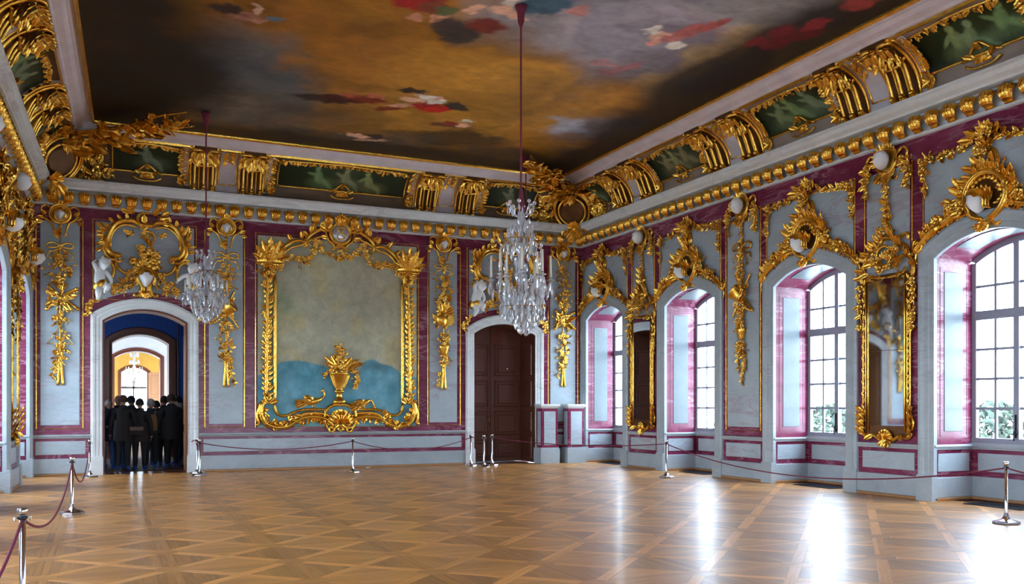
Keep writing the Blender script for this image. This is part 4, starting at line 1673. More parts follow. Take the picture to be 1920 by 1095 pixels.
OD = (('open doorway', .96, False), ('closed brown door', mir(.96), True))
for nm, uc, mx in OD:
    o = Orn('overdoor_cartouche', 'gilded scroll cartouche with flowers above the ' + nm, 'wall ornament', FB, uc, 4.9, 'overdoor cartouches', mx, 9)
    for sg in (-1, 1):
        def g(zx, zy, w=.06):
            d, v = zd(zx, zy)
            return (sg * d, v, w)
        o.scroll([g(915, 285), g(870, 255), g(800, 248), g(730, 268), g(685, 310), g(655, 370), g(640, 430), g(650, 490), g(690, 535), g(740, 545), g(752, 565)], .055, .075, bead=True)
        o.scroll([g(900, 310), g(850, 292), g(790, 285), g(730, 310), g(690, 350), g(672, 410), g(675, 470)], .03, .03)
        o.scroll([g(620, 400), g(606, 460), g(625, 520), g(670, 575), g(720, 580)], .045, .03, bead=True)
        o.scroll([g(575, 590), g(625, 568), g(675, 600), g(700, 660), g(690, 720), g(670, 740)], .05, .035, bead=True)
        o.scroll([g(710, 590), g(735, 650), g(790, 690), g(860, 690), g(890, 670)], .045, .03, bead=True)
        o.scroll([g(560, 275), g(590, 290), g(605, 340), g(600, 400), g(575, 420)], .04, .025)
        o.curl(*g(740, 570)[:2], .09, 0, 1.2 * sg, .03)
        o.curl(*g(585, 605)[:2], .07, 0, -1.2 * sg, .025)
        for zx, zy, a, l in ((640, 330, 2.4, .3), (615, 380, 2.7, .28), (600, 300, 2.1, .26), (590, 480, 3.3, .26), (640, 550, 3.8, .26), (700, 260, 2.0, .24), (760, 235, 1.8, .22), (820, 235, 1.4, .22), (625, 430, 3.0, .28), (600, 350, 2.6, .24), (660, 300, 2.2, .24), (580, 430, 3.5, .22), (720, 620, 4.2, .2), (690, 520, 5.4, .2)):
            d2, v2_ = zd(zx, zy)
            o.item('leaf', sg * d2, v2_, (a if sg < 0 else PI - a) + .5, l * .72, l * .36, .06, .3)
        o.vine([g(860, 330)[:2], g(830, 360)[:2], g(790, 345)[:2]], .05, .11, .10, .01, .7, .05, .04)
        for zx, zy, r in ((860, 720, .16), (815, 790, .19), (755, 820, .17), (710, 835, .11), (900, 650, .16)):
            o.cluster(*g(zx, zy)[:2], r * .8, int(5 + r * 24), .12, .14, .06)
        # console scrolls under the face
        o.scroll([g(915, 760), g(935, 800), g(930, 850), g(905, 885), g(875, 885), g(880, 865)], .055, .03, bead=True)
        o.scroll([g(950, 790), g(955, 840), g(940, 880), g(920, 895)], .04, .03)
        # drops on the shoulders of the door
        o.vine([g(570, 935)[:2], g(510, 955)[:2], g(488, 990)[:2], g(478, 1060)[:2]], .05, .13, .11, .012, .7, .05, .05)
    # crest
    c = lambda zx, zy: (-zd(zx, zy)[0], zd(zx, zy)[1])
    o.scroll([c(1040, 290), c(990, 292), c(930, 280), c(905, 240), c(915, 200), c(960, 182), c(1010, 190)], .06, .04, bead=True)
    o.scroll([c(940, 350), c(1000, 340), c(1045, 370), c(1050, 410), c(1020, 415)], .035, .02)
    o.scroll([c(1050, 290), c(1090, 250), c(1080, 210)], .04, .02)
    for zx, zy, a in ((830, 180, 2.9), (870, 185, 2.5), (1110, 210, .4), (1100, 250, .2), (1120, 270, -.3), (980, 380, -1.6), (1000, 420, -1.3), (960, 270, 1.6), (1040, 200, .8)):
        o.item('leaf', *c(zx, zy), a, .24, .13, .06, .4)
    o.cluster(*c(965, 350), .16, 8, .11, .14)
    # flower heap
    for zx, zy, r in ((940, 635, .12), (1035, 630, .12), (985, 595, .10), (955, 550, .08), (1005, 520, .06), (930, 485, .05), (865, 600, .05), (1055, 560, .05)):
        o.cluster(*c(zx, zy), r, int(5 + r * 22), .15, .15, .08)
    o.item('rose', *c(1035, 615), 0, .30, None, .12)
    o.item('rose', *c(945, 620), 0, .26, None, .12)
    # face on its console
    o.slab([(.24 * math.cos(a), c(985, 720)[1] + .26 * math.sin(a)) for a in [2 * PI * k / 14 for k in range(14)]], .04, .01, 'back_plate', M_GOLDD)
    o.head(0, c(985, 738)[1], .46, .22)
    o.item('shell', 0, c(985, 850)[1], PI, .16, .16, .06, h=.2)
    o.fan(0, c(985, 690)[1], 7, .4, PI - .4, .22, .12, 'leaf', .05)
    o.done()
# ================================================================ ornaments of the side walls
BAYN_R = ('in the far corner, narrowest of the row', 'second from the far corner, above the roped post', 'beside the large pier mirror', 'nearest the camera', 'fifth', 'sixth')


def zr(zx, zy):                          # traced on the third bay of the right wall
    s, v = rpt(1400 + zx / 2.738, 240 + zy / 2.738)
    return s - (C0 + 2 * SP), v


def window_crest(M, uc, label, kind, mx, grp):
    o = Orn('window_crest', label, 'wall ornament', M, uc, 4.6, grp, mx, 10)
    g = lambda zx, zy: zr(zx, zy)
    # arms along the arch: left one ends in a volute, right one in a leafy scroll
    av = lambda du, off: arch_v(du, A, SPR, RISE, off)
    for sg in (-1, 1):
        P = [(sg * q, av(sg * q, .38 if abs(q) < 1.1 else .36)) for q in (.42, .62, .82, 1.0, 1.14)]
        P += [(sg * 1.27, 4.20), (sg * 1.33, 4.10)]
        o.scroll(P, .075, .045, bead=True, w=.06)
        o.curl(sg * 1.27, 4.22, .13, PI / 2 - sg * .3, -1.5 * sg, .035, 'volute')
        o.scroll([(sg * 1.30, 4.15), (sg * 1.34, 4.02), (sg * 1.30, 3.92)], .035, .02)
        for q in range(17):
            du = sg * (.44 + .046 * q)
            o.item('leaf', du, av(du, .36) + .03, PI / 2 - sg * o.rs.uniform(-.5, 1.4), o.rs.uniform(.12, .20), .10, .06 + .02 * (q % 2), .4)
            if q % 2:
                o.item('leaf', du, av(du, .34), PI / 2 + PI - sg * o.rs.uniform(-.5, .5), .11, .07, .05, .4)
        o.item('rose', sg * .86, av(.86, .43), 0, .25, None, .10)
        o.item('rose', sg * .56, av(.56, .50), 0, .20, None, .10)
        o.cluster(sg * .55, av(.55, .52), .17, 9, .12, .15, .06)
        o.cluster(sg * .98, av(.98, .42), .12, 6, .10, .12, .06)
        o.cluster(sg * .40, 4.78, .18, 9, .13, .16, .06)
    # open ring with the face looking out
    o.slab([(.32 * math.cos(a), 4.80 + .34 * math.sin(a)) for a in [2 * PI * k / 18 for k in range(18)]], .03, .01, 'back_plate', M_SHIELD)
    for q in range(22):                  # foliage round the ring
        a = -.5 + (PI + 1.0) * q / 21
        o.item('leaf', .40 * math.cos(a), 4.80 + .40 * math.sin(a), a + o.rs.uniform(-.8, .8), o.rs.uniform(.12, .19), .10, .05, .4)
    o.scroll(spiral(0, 4.80, .36, .36, -PI * .45, 1.45 * PI, 28, .07, .07), .06, .06, 'ring', 8, smooth=0, bead=True)
    for q in range(11):
        a = PI * (.05 + .9 * q / 10)
        o.item('bud', .26 * math.cos(a), 4.80 + .27 * math.sin(a), 0, .08, None, .08)
    o.head(-.04, 4.70, .38, .22, tip=.15)
    o.fan(0, 4.72, 7, .5, PI - .5, .24, .13, 'leaf', .05)
    # foot
    for sg in (-1, 1):
        o.scroll([(sg * .30, 4.60), (sg * .22, 4.50), (sg * .10, 4.42), (sg * .16, 4.33), (sg * .25, 4.36)], .045, .03, bead=True)
        o.scroll([(sg * .36, 4.70), (sg * .48, 4.86), (sg * .44, 5.02), (sg * .34, 5.04)], .05, .03, bead=True)
        o.item('leaf', sg * .42, 4.9, PI / 2 - sg * .9, .26, .14, .06, .4)
        o.item('leaf', sg * .42, 5.0, PI / 2 - sg * .5, .24, .13, .06, .4)
        o.item('leaf', sg * .40, 4.62, PI / 2 - sg * 1.9, .22, .12, .06, .4)
    o.item('shell', 0, 4.36, PI, .13, .13, .14, h=.18)
    o.fan(0, 4.44, 5, -PI * .8, -PI * .2, .18, .1)
    # top: a plume or an open C-scroll with flowers
    if kind == 'plume':
        o.scroll([(-.10, 5.12), (-.02, 5.25), (.10, 5.36), (.08, 5.52), (-.04, 5.56), (-.10, 5.46), (-.03, 5.40)], .085, .04, bead=True)
        for q in range(7):
            o.item('leaf', .05, 5.14 + .05 * q, PI / 2 + .5 * math.sin(q * 2.1), .24, .12, .08, .4)
        o.item('palm', .04, 5.20, 1.9, .42, .18, .08, .4)
    else:
        o.scroll([(-.06, 5.14), (-.20, 5.24), (-.20, 5.40), (-.06, 5.48), (.08, 5.42), (.10, 5.30), (.02, 5.26)], .055, .035, bead=True)
        o.scroll([(.05, 5.16), (.17, 5.26), (.16, 5.42), (.06, 5.52)], .045, .03, bead=True)
        o.cluster(-.04, 5.52, .14, 8, .11, .14, .06)
        for q in range(5):
            o.item('leaf', -.22 + .1 * q, 5.24 + .06 * (q % 2), PI * (.9 - .2 * q), .20, .11, .06, .4)
    o.cluster(.22, 5.10, .15, 8, .12, .15)
    o.cluster(-.20, 5.12, .13, 7, .12, .15)
    return o.done()


def top_border(M, uc, label, mx, grp):   # flowers along the head of the panel over a window
    o = Orn('flower_border', label, 'wall ornament', M, uc, 5.62, grp, mx, 10)
    for sg in (-1, 1):
        o.vine([(sg * 1.15, 4.95), (sg * 1.16, 5.30), (sg * 1.13, 5.56), (sg * .90, 5.57), (sg * .55, 5.61), (sg * .28, 5.66)], .07, .13, .11, .012, .7, .03, .04)
        o.cluster(sg * 1.10, 5.55, .13, 7, .11, .14, .04)
        o.scroll([(sg * .32, 5.66), (sg * .22, 5.78), (sg * .10, 5.74), (sg * .05, 5.84)], .035, .025, bead=True)
        o.item('leaf', sg * .15, 5.74, PI / 2 - sg * 1.0, .24, .13, .05, .4)
        o.item('leaf', sg * .26, 5.70, PI / 2 - sg * 1.5, .22, .12, .05, .4)
    o.cluster(0, 5.74, .16, 9, .13, .16, .05)
    o.fan(0, 5.80, 5, .5, PI - .5, .18, .1)
    o.fan(0, 5.66, 5, -PI * .8, -PI * .2, .20, .1)
    return o.done()


def pier_head(M, uc, label, drop, mx, grp):
    o = Orn('face_medallion', label, 'medallion', M, uc, 5.80, grp, mx, 10)
    o.head(0, 5.80, .34, .17, cap=False)
    o.slab([(.17 * math.cos(a), 5.81 + .2 * math.sin(a)) for a in [2 * PI * k / 14 for k in range(14)]], .03, .01, 'back_plate', M_GOLDD)
    o.scroll(spiral(0, 5.81, .22, .22, -PI / 2, 1.5 * PI, 22, .05, .05), .035, .035, 'ring', smooth=0)
    for q in range(13):                  # radiating ribs above the face
        a = -.2 + (PI + .4) * q / 12
        o.item('small_leaf', .18 * math.cos(a), 5.81 + .18 * math.sin(a), a, .15, .08, .06, .3)
    for sg in (-1, 1):
        o.scroll([(sg * .20, 5.86), (sg * .34, 5.96), (sg * .44, 5.88), (sg * .40, 5.76), (sg * .33, 5.80)], .035, .02, bead=True)
        o.vine([(sg * .30, 5.84), (sg * .44, 5.70), (sg * .48, 5.50), (sg * .44, 5.28)], .055, .15, .12, .014, .6, .04, .04)
        o.cluster(sg * .44, 5.62, .12, 7, .11, .14, .04)
        o.scroll([(sg * .18, 5.66), (sg * .12, 5.52), (sg * .20, 5.46), (sg * .24, 5.54)], .03, .02)
        o.item('leaf', sg * .12, 5.6, -PI / 2 - sg * -.4, .22, .12, .05, .4)
    o.fan(0, 5.58, 5, -PI * .8, -PI * .2, .24, .12)
    o.vine([(0, 5.5), (.02, (5.5 + drop) / 2), (-.01, drop)], .045, .12, .09, .012, .5, .04, .03)
    return o.done()


def pier_mirror(M, uc, label, mx, grp, big):
    o = Orn('pier_mirror', label, 'mirror', M, uc, 1.0, grp, mx, 10)
    gw, z0, z1 = .385, 1.22, 3.78
    put('backing', rect(MB(), -o.mx * .50, o.mx * .50, .04, 2.85, .0, .03), M_SHIELD, o.root)
    for a, b in ((z0, 2.52), (2.53, z1)):
        put('mirror_glass', MB().box(-gw, gw, a - 1.0, b - 1.0, .045, .050), M_MIRR, o.root, RY(.018 if big and not mx else 0))
    for sg in (-1, 1):
        for q, r in ((.40, .020), (.455, .016), (.515, .020)):
            o.scroll([(sg * q, 1.12, .05), (sg * q, 2.4, .05), (sg * q, 3.80, .05)], r, r, 'rail', 8, smooth=2)
        for k in range(24):
            o.item('small_leaf', sg * .49, 1.3 + .105 * k, PI / 2 - sg * .35 * (-1) ** k, .10, .05, .06)
        for k in range(4):
            o.item('leaf', sg * .50, 1.06 + .12 * k, PI / 2 - sg * .5, .22, .12, .06, .4)
        o.scroll([(sg * .52, 1.14), (sg * .56, 1.28), (sg * .50, 1.46), (sg * .54, 1.56)], .04, .025)
        o.scroll([(sg * .54, 1.10), (sg * .44, 1.02), (sg * .30, 1.05), (sg * .18, 1.0), (sg * .10, .95), (sg * .04, 1.0)], .045, .03, bead=True)
        o.item('leaf', sg * .3, 1.06, -PI / 2 + sg * .9, .18, .1, .06, .4)
        # crest
        o.scroll([(sg * .55, 3.72), (sg * .57, 3.92), (sg * .46, 4.10), (sg * .28, 4.10), (sg * .18, 3.98), (sg * .24, 3.90)], .05, .035, bead=True)
        o.scroll([(sg * .50, 4.08), (sg * .40, 4.28), (sg * .20, 4.34), (sg * .10, 4.46)], .045, .03, bead=True)
        o.scroll([(sg * .38, 3.84), (sg * .20, 3.80), (0, 3.78)], .035, .03)
        o.vine([(sg * .55, 3.75), (sg * .60, 3.5), (sg * .58, 3.2), (sg * .56, 2.9)], .07, .13, .11, .01, .6, .05, .03)
        for a, q, v in ((1.0, .42, 4.12), (.6, .30, 4.30), (1.4, .50, 3.95), (2.1, .40, 3.90), (.3, .16, 4.42), (1.2, .36, 4.22), (.8, .22, 4.36), (1.7, .52, 3.84), (2.6, .28, 3.86), (.1, .1, 4.5), (1.9, .3, 4.05)):
            o.item('leaf', sg * q, v, PI / 2 - sg * a, .18, .10, .07, .4)
        o.cluster(sg * .2, 4.16, .15, 8, .12, .15, .07)
    o.item('shell', 0, .98, 0, .17, .17, .06, h=.2)
    o.fan(0, .99, 5, -PI * .8, -PI * .2, .18, .1)
    o.cluster(0, 4.04, .2, 10, .14, .17, .08)
    if big:
        o.scroll([(-.35, 4.36), (-.10, 4.48), (.20, 4.44), (.44, 4.48), (.46, 4.36)], .05, .035, bead=True)
        o.cluster(0, 4.58, .16, 9, .12, .16, .06)
        o.scroll([(0, 4.45), (.09, 4.62), (-.05, 4.78), (.03, 5.0)], .05, .02)
        o.vine([(0, 4.6), (.04, 4.8), (0, 5.1)], .05, .16, .1, .014, .5)
        o.scroll(spiral(-.02, 4.16, .17, .17, 0, 2 * PI, 18, .08, .08), .03, .03, 'ring', smooth=0)
    else:
        o.scroll(spiral(0, 4.42, .23, .23, 0, 2 * PI, 22, .07, .07), .045, .045, 'ring', smooth=0, bead=True)
        o.slab([(.2 * math.cos(a), 4.42 + .2 * math.sin(a)) for a in [2 * PI * k / 14 for k in range(14)]], .03, .01, 'back_plate', M_GOLDD)
        o.ball(0, 4.38, .13, .08, .07, .05)
        o.scroll([(0, 4.62), (.10, 4.74), (-.02, 4.9), (.04, 5.06)], .06, .02, bead=True)
        for q in range(5):
            o.item('leaf', .02, 4.62 + .07 * q, PI / 2 + .6 * (-1) ** q, .22, .12, .07, .4)
    return o.done()


WIN_R = ('far corner window, next to the marble pedestals', 'window left of the wide marble pier', 'window left of the large pier mirror', 'window at the right edge of the view', 'window behind the right edge of the view')
for k in range(4):
    sc = C0 + SP * k
    window_crest(FR, sc, 'gilded crest with a white face over the ' + WIN_R[k], 'plume' if k < 2 else 'scroll', False, 'crests over the windows of the right wall')
    top_border(FR, sc, 'gilded flower border high above the ' + WIN_R[k], False, 'flower borders over the right windows')
    if k < 3:
        pc = sc + SP / 2
        pl = ('slim far pier mirror', 'trophy pier between second and third windows', 'large near pier mirror')[k]
        pier_head(FR, pc, 'white face in a gilded shell ring above the ' + pl, (4.95, 4.75, 4.95)[k], False, 'face medallions of the right wall')
pier_mirror(FR, C0 + SP / 2, 'slim gilt pier mirror farther away, reflecting the pale pedestal', False, 'pier mirrors of the right wall', False)
pier_mirror(FR, C0 + SP * 2.5, 'large gilt pier mirror nearer the camera, between the last two windows', False, 'pier mirrors of the right wall', True)
o = Orn('gilded_trophy', 'gilded trophy of drum and flutes on the marble pier between two right windows', 'wall ornament', FR, C0 + SP * 1.5, 4.0, None, False, 10)
zt = lambda zy: rpt(1220 + 440 / 2.49, 460 + zy / 2.49)[1]
trophy(o, [('rod', 4.95, 2.9), ('bow', zt(10), .30), ('flowers', zt(75), .24), ('flowers', zt(130), .14), ('drum', zt(225)), ('flowers', zt(330), .16), ('basket', zt(405)), ('flowers', zt(480), .16), ('sprig', zt(500), zt(640), 0, .05, -.01), ('sprig', zt(470), zt(590), -.03, -.12, -.1), ('sprig', zt(470), zt(580), .03, .12, .1)])
o.done()
WIN_L = ('far left window niche beside the corner', 'left wall window second from the corner', 'left wall window nearest the camera')
for k in range(3):
    sc = C0 + SP * k
    window_crest(FL, -sc, 'gilded crest with a white face over the ' + WIN_L[k], 'plume' if k < 2 else 'scroll', True, 'crests over the windows of the left wall')
    top_border(FL, -sc, 'gilded flower border high above the ' + WIN_L[k], True, 'flower borders over the left windows')
    pc = sc + SP / 2
    pier_head(FL, -pc, 'white face in a gilded ring high on the left wall, ' + ('farthest along', 'in the middle', 'closest to the camera')[k], (4.95, 4.75, 4.95)[k], True, 'face medallions of the left wall')
pier_mirror(FL, -(C0 + SP / 2), 'gilt pier mirror seen edge on at the far left', True, 'pier mirrors of the left wall', False)
pier_mirror(FL, -(C0 + SP * 2.5), 'gilt pier mirror of the left wall nearer the camera', True, 'pier mirrors of the left wall', True)


# ================================================================ the cove: consoles, painted panels, corner cartouches
class CoveOrn(Orn):
    def __init__(s, name, label, cat, side, u, group=None, minpx=10.):
        s.side = side
        s.R = cove_M(side, u, .5)
        s.root = thing(name, label, cat, s.R, group)
        s.inv = s.R.inverted()
        p = s.R.translation
        s.k = ppm(p.x, p.y)
        s.minpx, s.mat, s.small, s.count, s.mx = minpx, M_GOLD, {}, {}, 1
        s.rs = random.Random(int(u * 991) + len(side))
        s.cu = u

    def pt(s, u, t, n):
        return s.inv @ cove_pt(s.side, s.cu + u, t, n)

    def citem(s, kind, u, t, ang, L_, W=None, n=.02, tilt=.2, mat=None):
        W = L_ * .55 if W is None else W
        W2 = W if kind in ('leaf', 'small_leaf', 'palm') else L_
        M = s.inv @ cove_M(s.side, s.cu + u, t, n) @ RZ(ang) @ RY(-tilt) @ SC(L_, W2, min(L_, W * 1.3) * .75)
        s.place(kind, M, L_, mat)

    def ctube(s, pts, r0, r1=None, name='scroll', n=6, mat=None, smooth=4):
        P = spline(pts, smooth) if smooth else [Vector(p) for p in pts]
        P = [s.pt(p[0], min(1, max(0, p[1])), p[2]) for p in P]
        r1 = r0 if r1 is None else r1
        return put(name, MB().tube(P, [r0 + (r1 - r0) * i / (len(P) - 1) for i in range(len(P))], n), mat or s.mat, s.root, None, True)

    def cslab(s, u0, u1, t0, t1, n0, n1, name, mat):
        rows = []
        for k in range(13):
            t = t0 + (t1 - t0) * k / 12
            rows.append([s.pt(u0, t, n0), s.pt(u0, t, n1), s.pt(u1, t, n1), s.pt(u1, t, n0)])
        mb = MB().grid(rows)
        mb.add(rows[0], [(0, 1, 2, 3)]).add(rows[-1], [(3, 2, 1, 0)])
        return put(name, mb, mat, s.root)


def console(side, u, label, grp):
    o = CoveOrn('cove_console', label, 'console', side, u, grp)
    o.cslab(-.25, .25, .07, 1., 0, .08, 'body', M_SHIELD)  # dark body colour paints in the shade between the flutes
    for k in range(5):
        x = -.20 + .10 * k
        z = .05 if k % 2 else 0.
        o.ctube([(x, .06, .10), (x, .14, .16 - z), (x, .3, .17 - z), (x, .5, .13 - z), (x, .66, .10)], .032 if k % 2 == 0 else .024, .024, 'flute', 7, M_GOLDD if k % 2 else M_GOLD)
        if k % 2 == 0:
            q = o.pt(x, .06, .13)
            put('foot', MB().ball(q, .066, .060, .075), M_GOLD, o.root, None, True)
            q = o.pt(x, .11, .20)
            put('foot', MB().ball(q, .045, .045, .05), M_GOLD, o.root, None, True)
    for sg in (-1, 1):
        o.ctube([(sg * .27, .06, .05), (sg * .28, .4, .06), (sg * .27, .8, .06), (sg * .30, 1., .04)], .03, .03, 'rail', 6)
        o.ctube([(sg * .27, .62, .10), (sg * .16, .56, .14), (0, .54, .16)], .04, .035, 'collar', 6)
        o.ctube([(sg * .08, .98, .10), (sg * .22, 1., .10), (sg * .30, .92, .08), (sg * .26, .84, .08)], .04, .025)
    for r_ in range(3):
        for k in range(4):
            x = -.19 + .127 * k + (.03 if r_ % 2 else -.03)
            o.citem('leaf', x, .70 + .10 * r_, -PI / 2 + x * 2.6 + o.rs.uniform(-.3, .3), .24, .13, .09 + .03 * (k % 2), .5 + .2 * (r_ % 2))
    for k in range(5):
        o.citem('leaf', -.2 + .1 * k, .90, PI / 2 - (-.8 + .4 * k), .20, .13, .09, .4)
    for k in range(3):
        o.citem('rose', -.15 + .15 * k, .92, 0, .12, None, .13)
    o.citem('shell', 0, .88, 0, .15, .15, .12, .2)
    return o.done()


def console_panel(side, u, label, grp):
    o = CoveOrn('cove_panel', label, 'panel', side, u, grp)
    o.cslab(-.28, .28, .06, 1., 0, .025, 'panel_field', M_PLAS)
    for sg in (-1, 1):
        o.ctube([(sg * .20, .18, .03), (sg * .20, .5, .03), (sg * .20, .98, .03)], .020, .020, 'fillet')
        o.ctube([(sg * .88, .12, .03), (sg * .88, .5, .03), (sg * .88, .98, .03)], .022, .022, 'fillet')
        o.cslab(*sorted((sg * .82, sg * 1.02)), .10, 1., 0, .02, 'border', M_PLAS)
        for k in range(13):
            o.citem('bud', sg * .94, .16 + .063 * k, 0, .06, None, .02)
        o.ctube([(sg * .92, .30, .05), (sg * 1.06, .26, .06), (sg * 1.10, .16, .06), (sg * 1.00, .10, .06), (sg * .94, .18, .06)], .035, .025)
        for a in (.2, 1.2, 2.4, 3.6, 5.0):
            o.citem('leaf', sg * 1.02, .18, a, .17, .10, .04, .4)
        o.citem('rose', sg * 1.0, .22, 0, .12, None, .05)
        for k in range(9):
            o.citem('leaf', sg * 1.0, .34 + .065 * k, (PI if sg < 0 else 0) + o.rs.uniform(-.9, .9), .17, .10, .03, .3)
        for k in range(4):
            o.citem('rose', sg * 1.04, .40 + .13 * k, 0, .10, None, .04)
    o.ctube([(-.2, .18, .03), (.2, .18, .03)], .016, .016, 'fillet', smooth=2)
    for k in range(6):
        o.citem('leaf', .05 * (-1) ** k, .90 - .055 * k, -PI / 2 + .6 * (-1) ** k, .17, .10, .03, .3)
        o.citem('flower', .03 * (-1) ** (k + 1), .92 - .055 * k, 0, .09, None, .04)
    for k in range(5):
        o.citem('leaf', -.16 + .08 * k, .93, PI / 2 - (-.9 + .45 * k), .15, .09, .04, .3)
    return o.done()


def gris_frame(side, u0, u1, t0, t1, seed, figs, label, grp):
    uc = (u0 + u1) / 2
    o = CoveOrn('grisaille_panel', label, 'painting', side, uc, grp)
    me = grisaille(side, u0, u1, t0, t1, seed, figs)
    me.transform(o.inv)
    link('canvas', me, o.root)
    h = (u1 - u0) / 2
    o.ctube([(-h, t0, .03), (-h * .4, t0, .03), (0, t0, .03), (h * .4, t0, .03), (h, t0, .03)], .028, .028, 'bottom_fillet')
    o.ctube([(-h, t1, .03), (-h * .4, t1 + .05, .03), (0, t1 + .07, .03), (h * .4, t1 + .05, .03), (h, t1, .03)], .024, .024, 'top_fillet')
    o.ctube([(-h, t0, .03), (-h, (t0 + t1) / 2, .03), (-h, t1, .03)], .022, .022, 'side_fillet')
    o.ctube([(h, t0, .03), (h, (t0 + t1) / 2, .03), (h, t1, .03)], .022, .022, 'side_fillet')
    nn = int((u1 - u0) / .085)
    for k in range(nn):
        x = -h + .04 + (2 * h - .08) * k / (nn - 1)
        o.citem('leaf', x, t1 + .06 - .05 * abs(x / h) + o.rs.uniform(-.03, .03), -PI / 2 + o.rs.uniform(-1.4, 1.4), o.rs.uniform(.08, .15), .08, .03, .4)
        if k % 3 == 0:
            o.citem(o.rs.choice(('flower', 'rose')), x, t1 + .02 - .05 * abs(x / h), 0, .11, None, .05)
    # little shell at the foot
    o.citem('shell', 0, t0 - .10, 0, .15, .15, .04, 0)
    for sg in (-1, 1):
        o.ctube([(sg * .34, t0 - .02, .04), (sg * .20, t0 + .03, .06), (sg * .10, t0 + .10, .06), (0, t0 + .16, .06)], .03, .025)
        o.ctube([(sg * .30, t0 - .08, .05), (sg * .18, t0 - .13, .06), (0, t0 - .14, .06)], .025, .02)
        o.citem('leaf', sg * .14, t0 - .02, PI / 2 - sg * 1.0, .2, .1, .05, .4)
    o.citem('leaf', 0, t0 + .06, PI / 2, .2, .11, .06, .4)
    return o.done()


GLAB = {('back', 0): 'over the open doorway', ('back', 1): 'over the big gilt frame', ('back', 2): 'behind the big chandelier',
        ('right', 0): 'in the far right corner', ('right', 1): 'over the second right window', ('right', 2): 'over the third right window', ('right', 3): 'over the nearest right window', ('right', 4): 'beyond the right edge',
        ('left', 0): 'in the far left corner', ('left', 1): 'over the second left window', ('left', 2): 'over the third left window', ('left', 3): 'over the left window closest to the camera'}
cnt = {}
for q, (side, a, b, t0, t1) in enumerate(GRIS):
    k = cnt[side] = cnt.get(side, -1) + 1
    gris_frame(side, a, b, t0, t1, 40 + q, (1 if (b - a) < 1.7 else 3), 'dark green painted cove panel with pale figures, ' + GLAB[(side, k)], 'painted cove panels')
PAIRS = [('back', 2.75, 'left of the big painted cove panel'), ('back', mir(2.75), 'right of the big painted cove panel')]
PAIRS += [('right', C0 + SP * (k + .5), ('over the slim far pier mirror', 'over the trophy pier', 'over the large pier mirror', 'beyond the right edge')[k]) for k in range(4)]
PAIRS += [('left', -(C0 + SP * (k + .5)), 'on the left cove, ' + ('farthest', 'second from the corner', 'third from the corner')[k]) for k in range(3)]
for side, u, where in PAIRS:
    console_panel(side, u, 'pale cove panel with gilt fillets between two consoles ' + where, 'cove panels between consoles')
    for sg in (-1, 1):
        first = (sg < 0) == (side != 'left')
        if side == 'back':
            wh = ('left' if sg < 0 else 'right') + ' one of the gilded fluted consoles ' + where
        else:
            wh = ('farther' if first else 'nearer') + ' one of the gilded fluted consoles ' + where
        console(side, u + sg * .55, wh, 'gilded cove consoles')


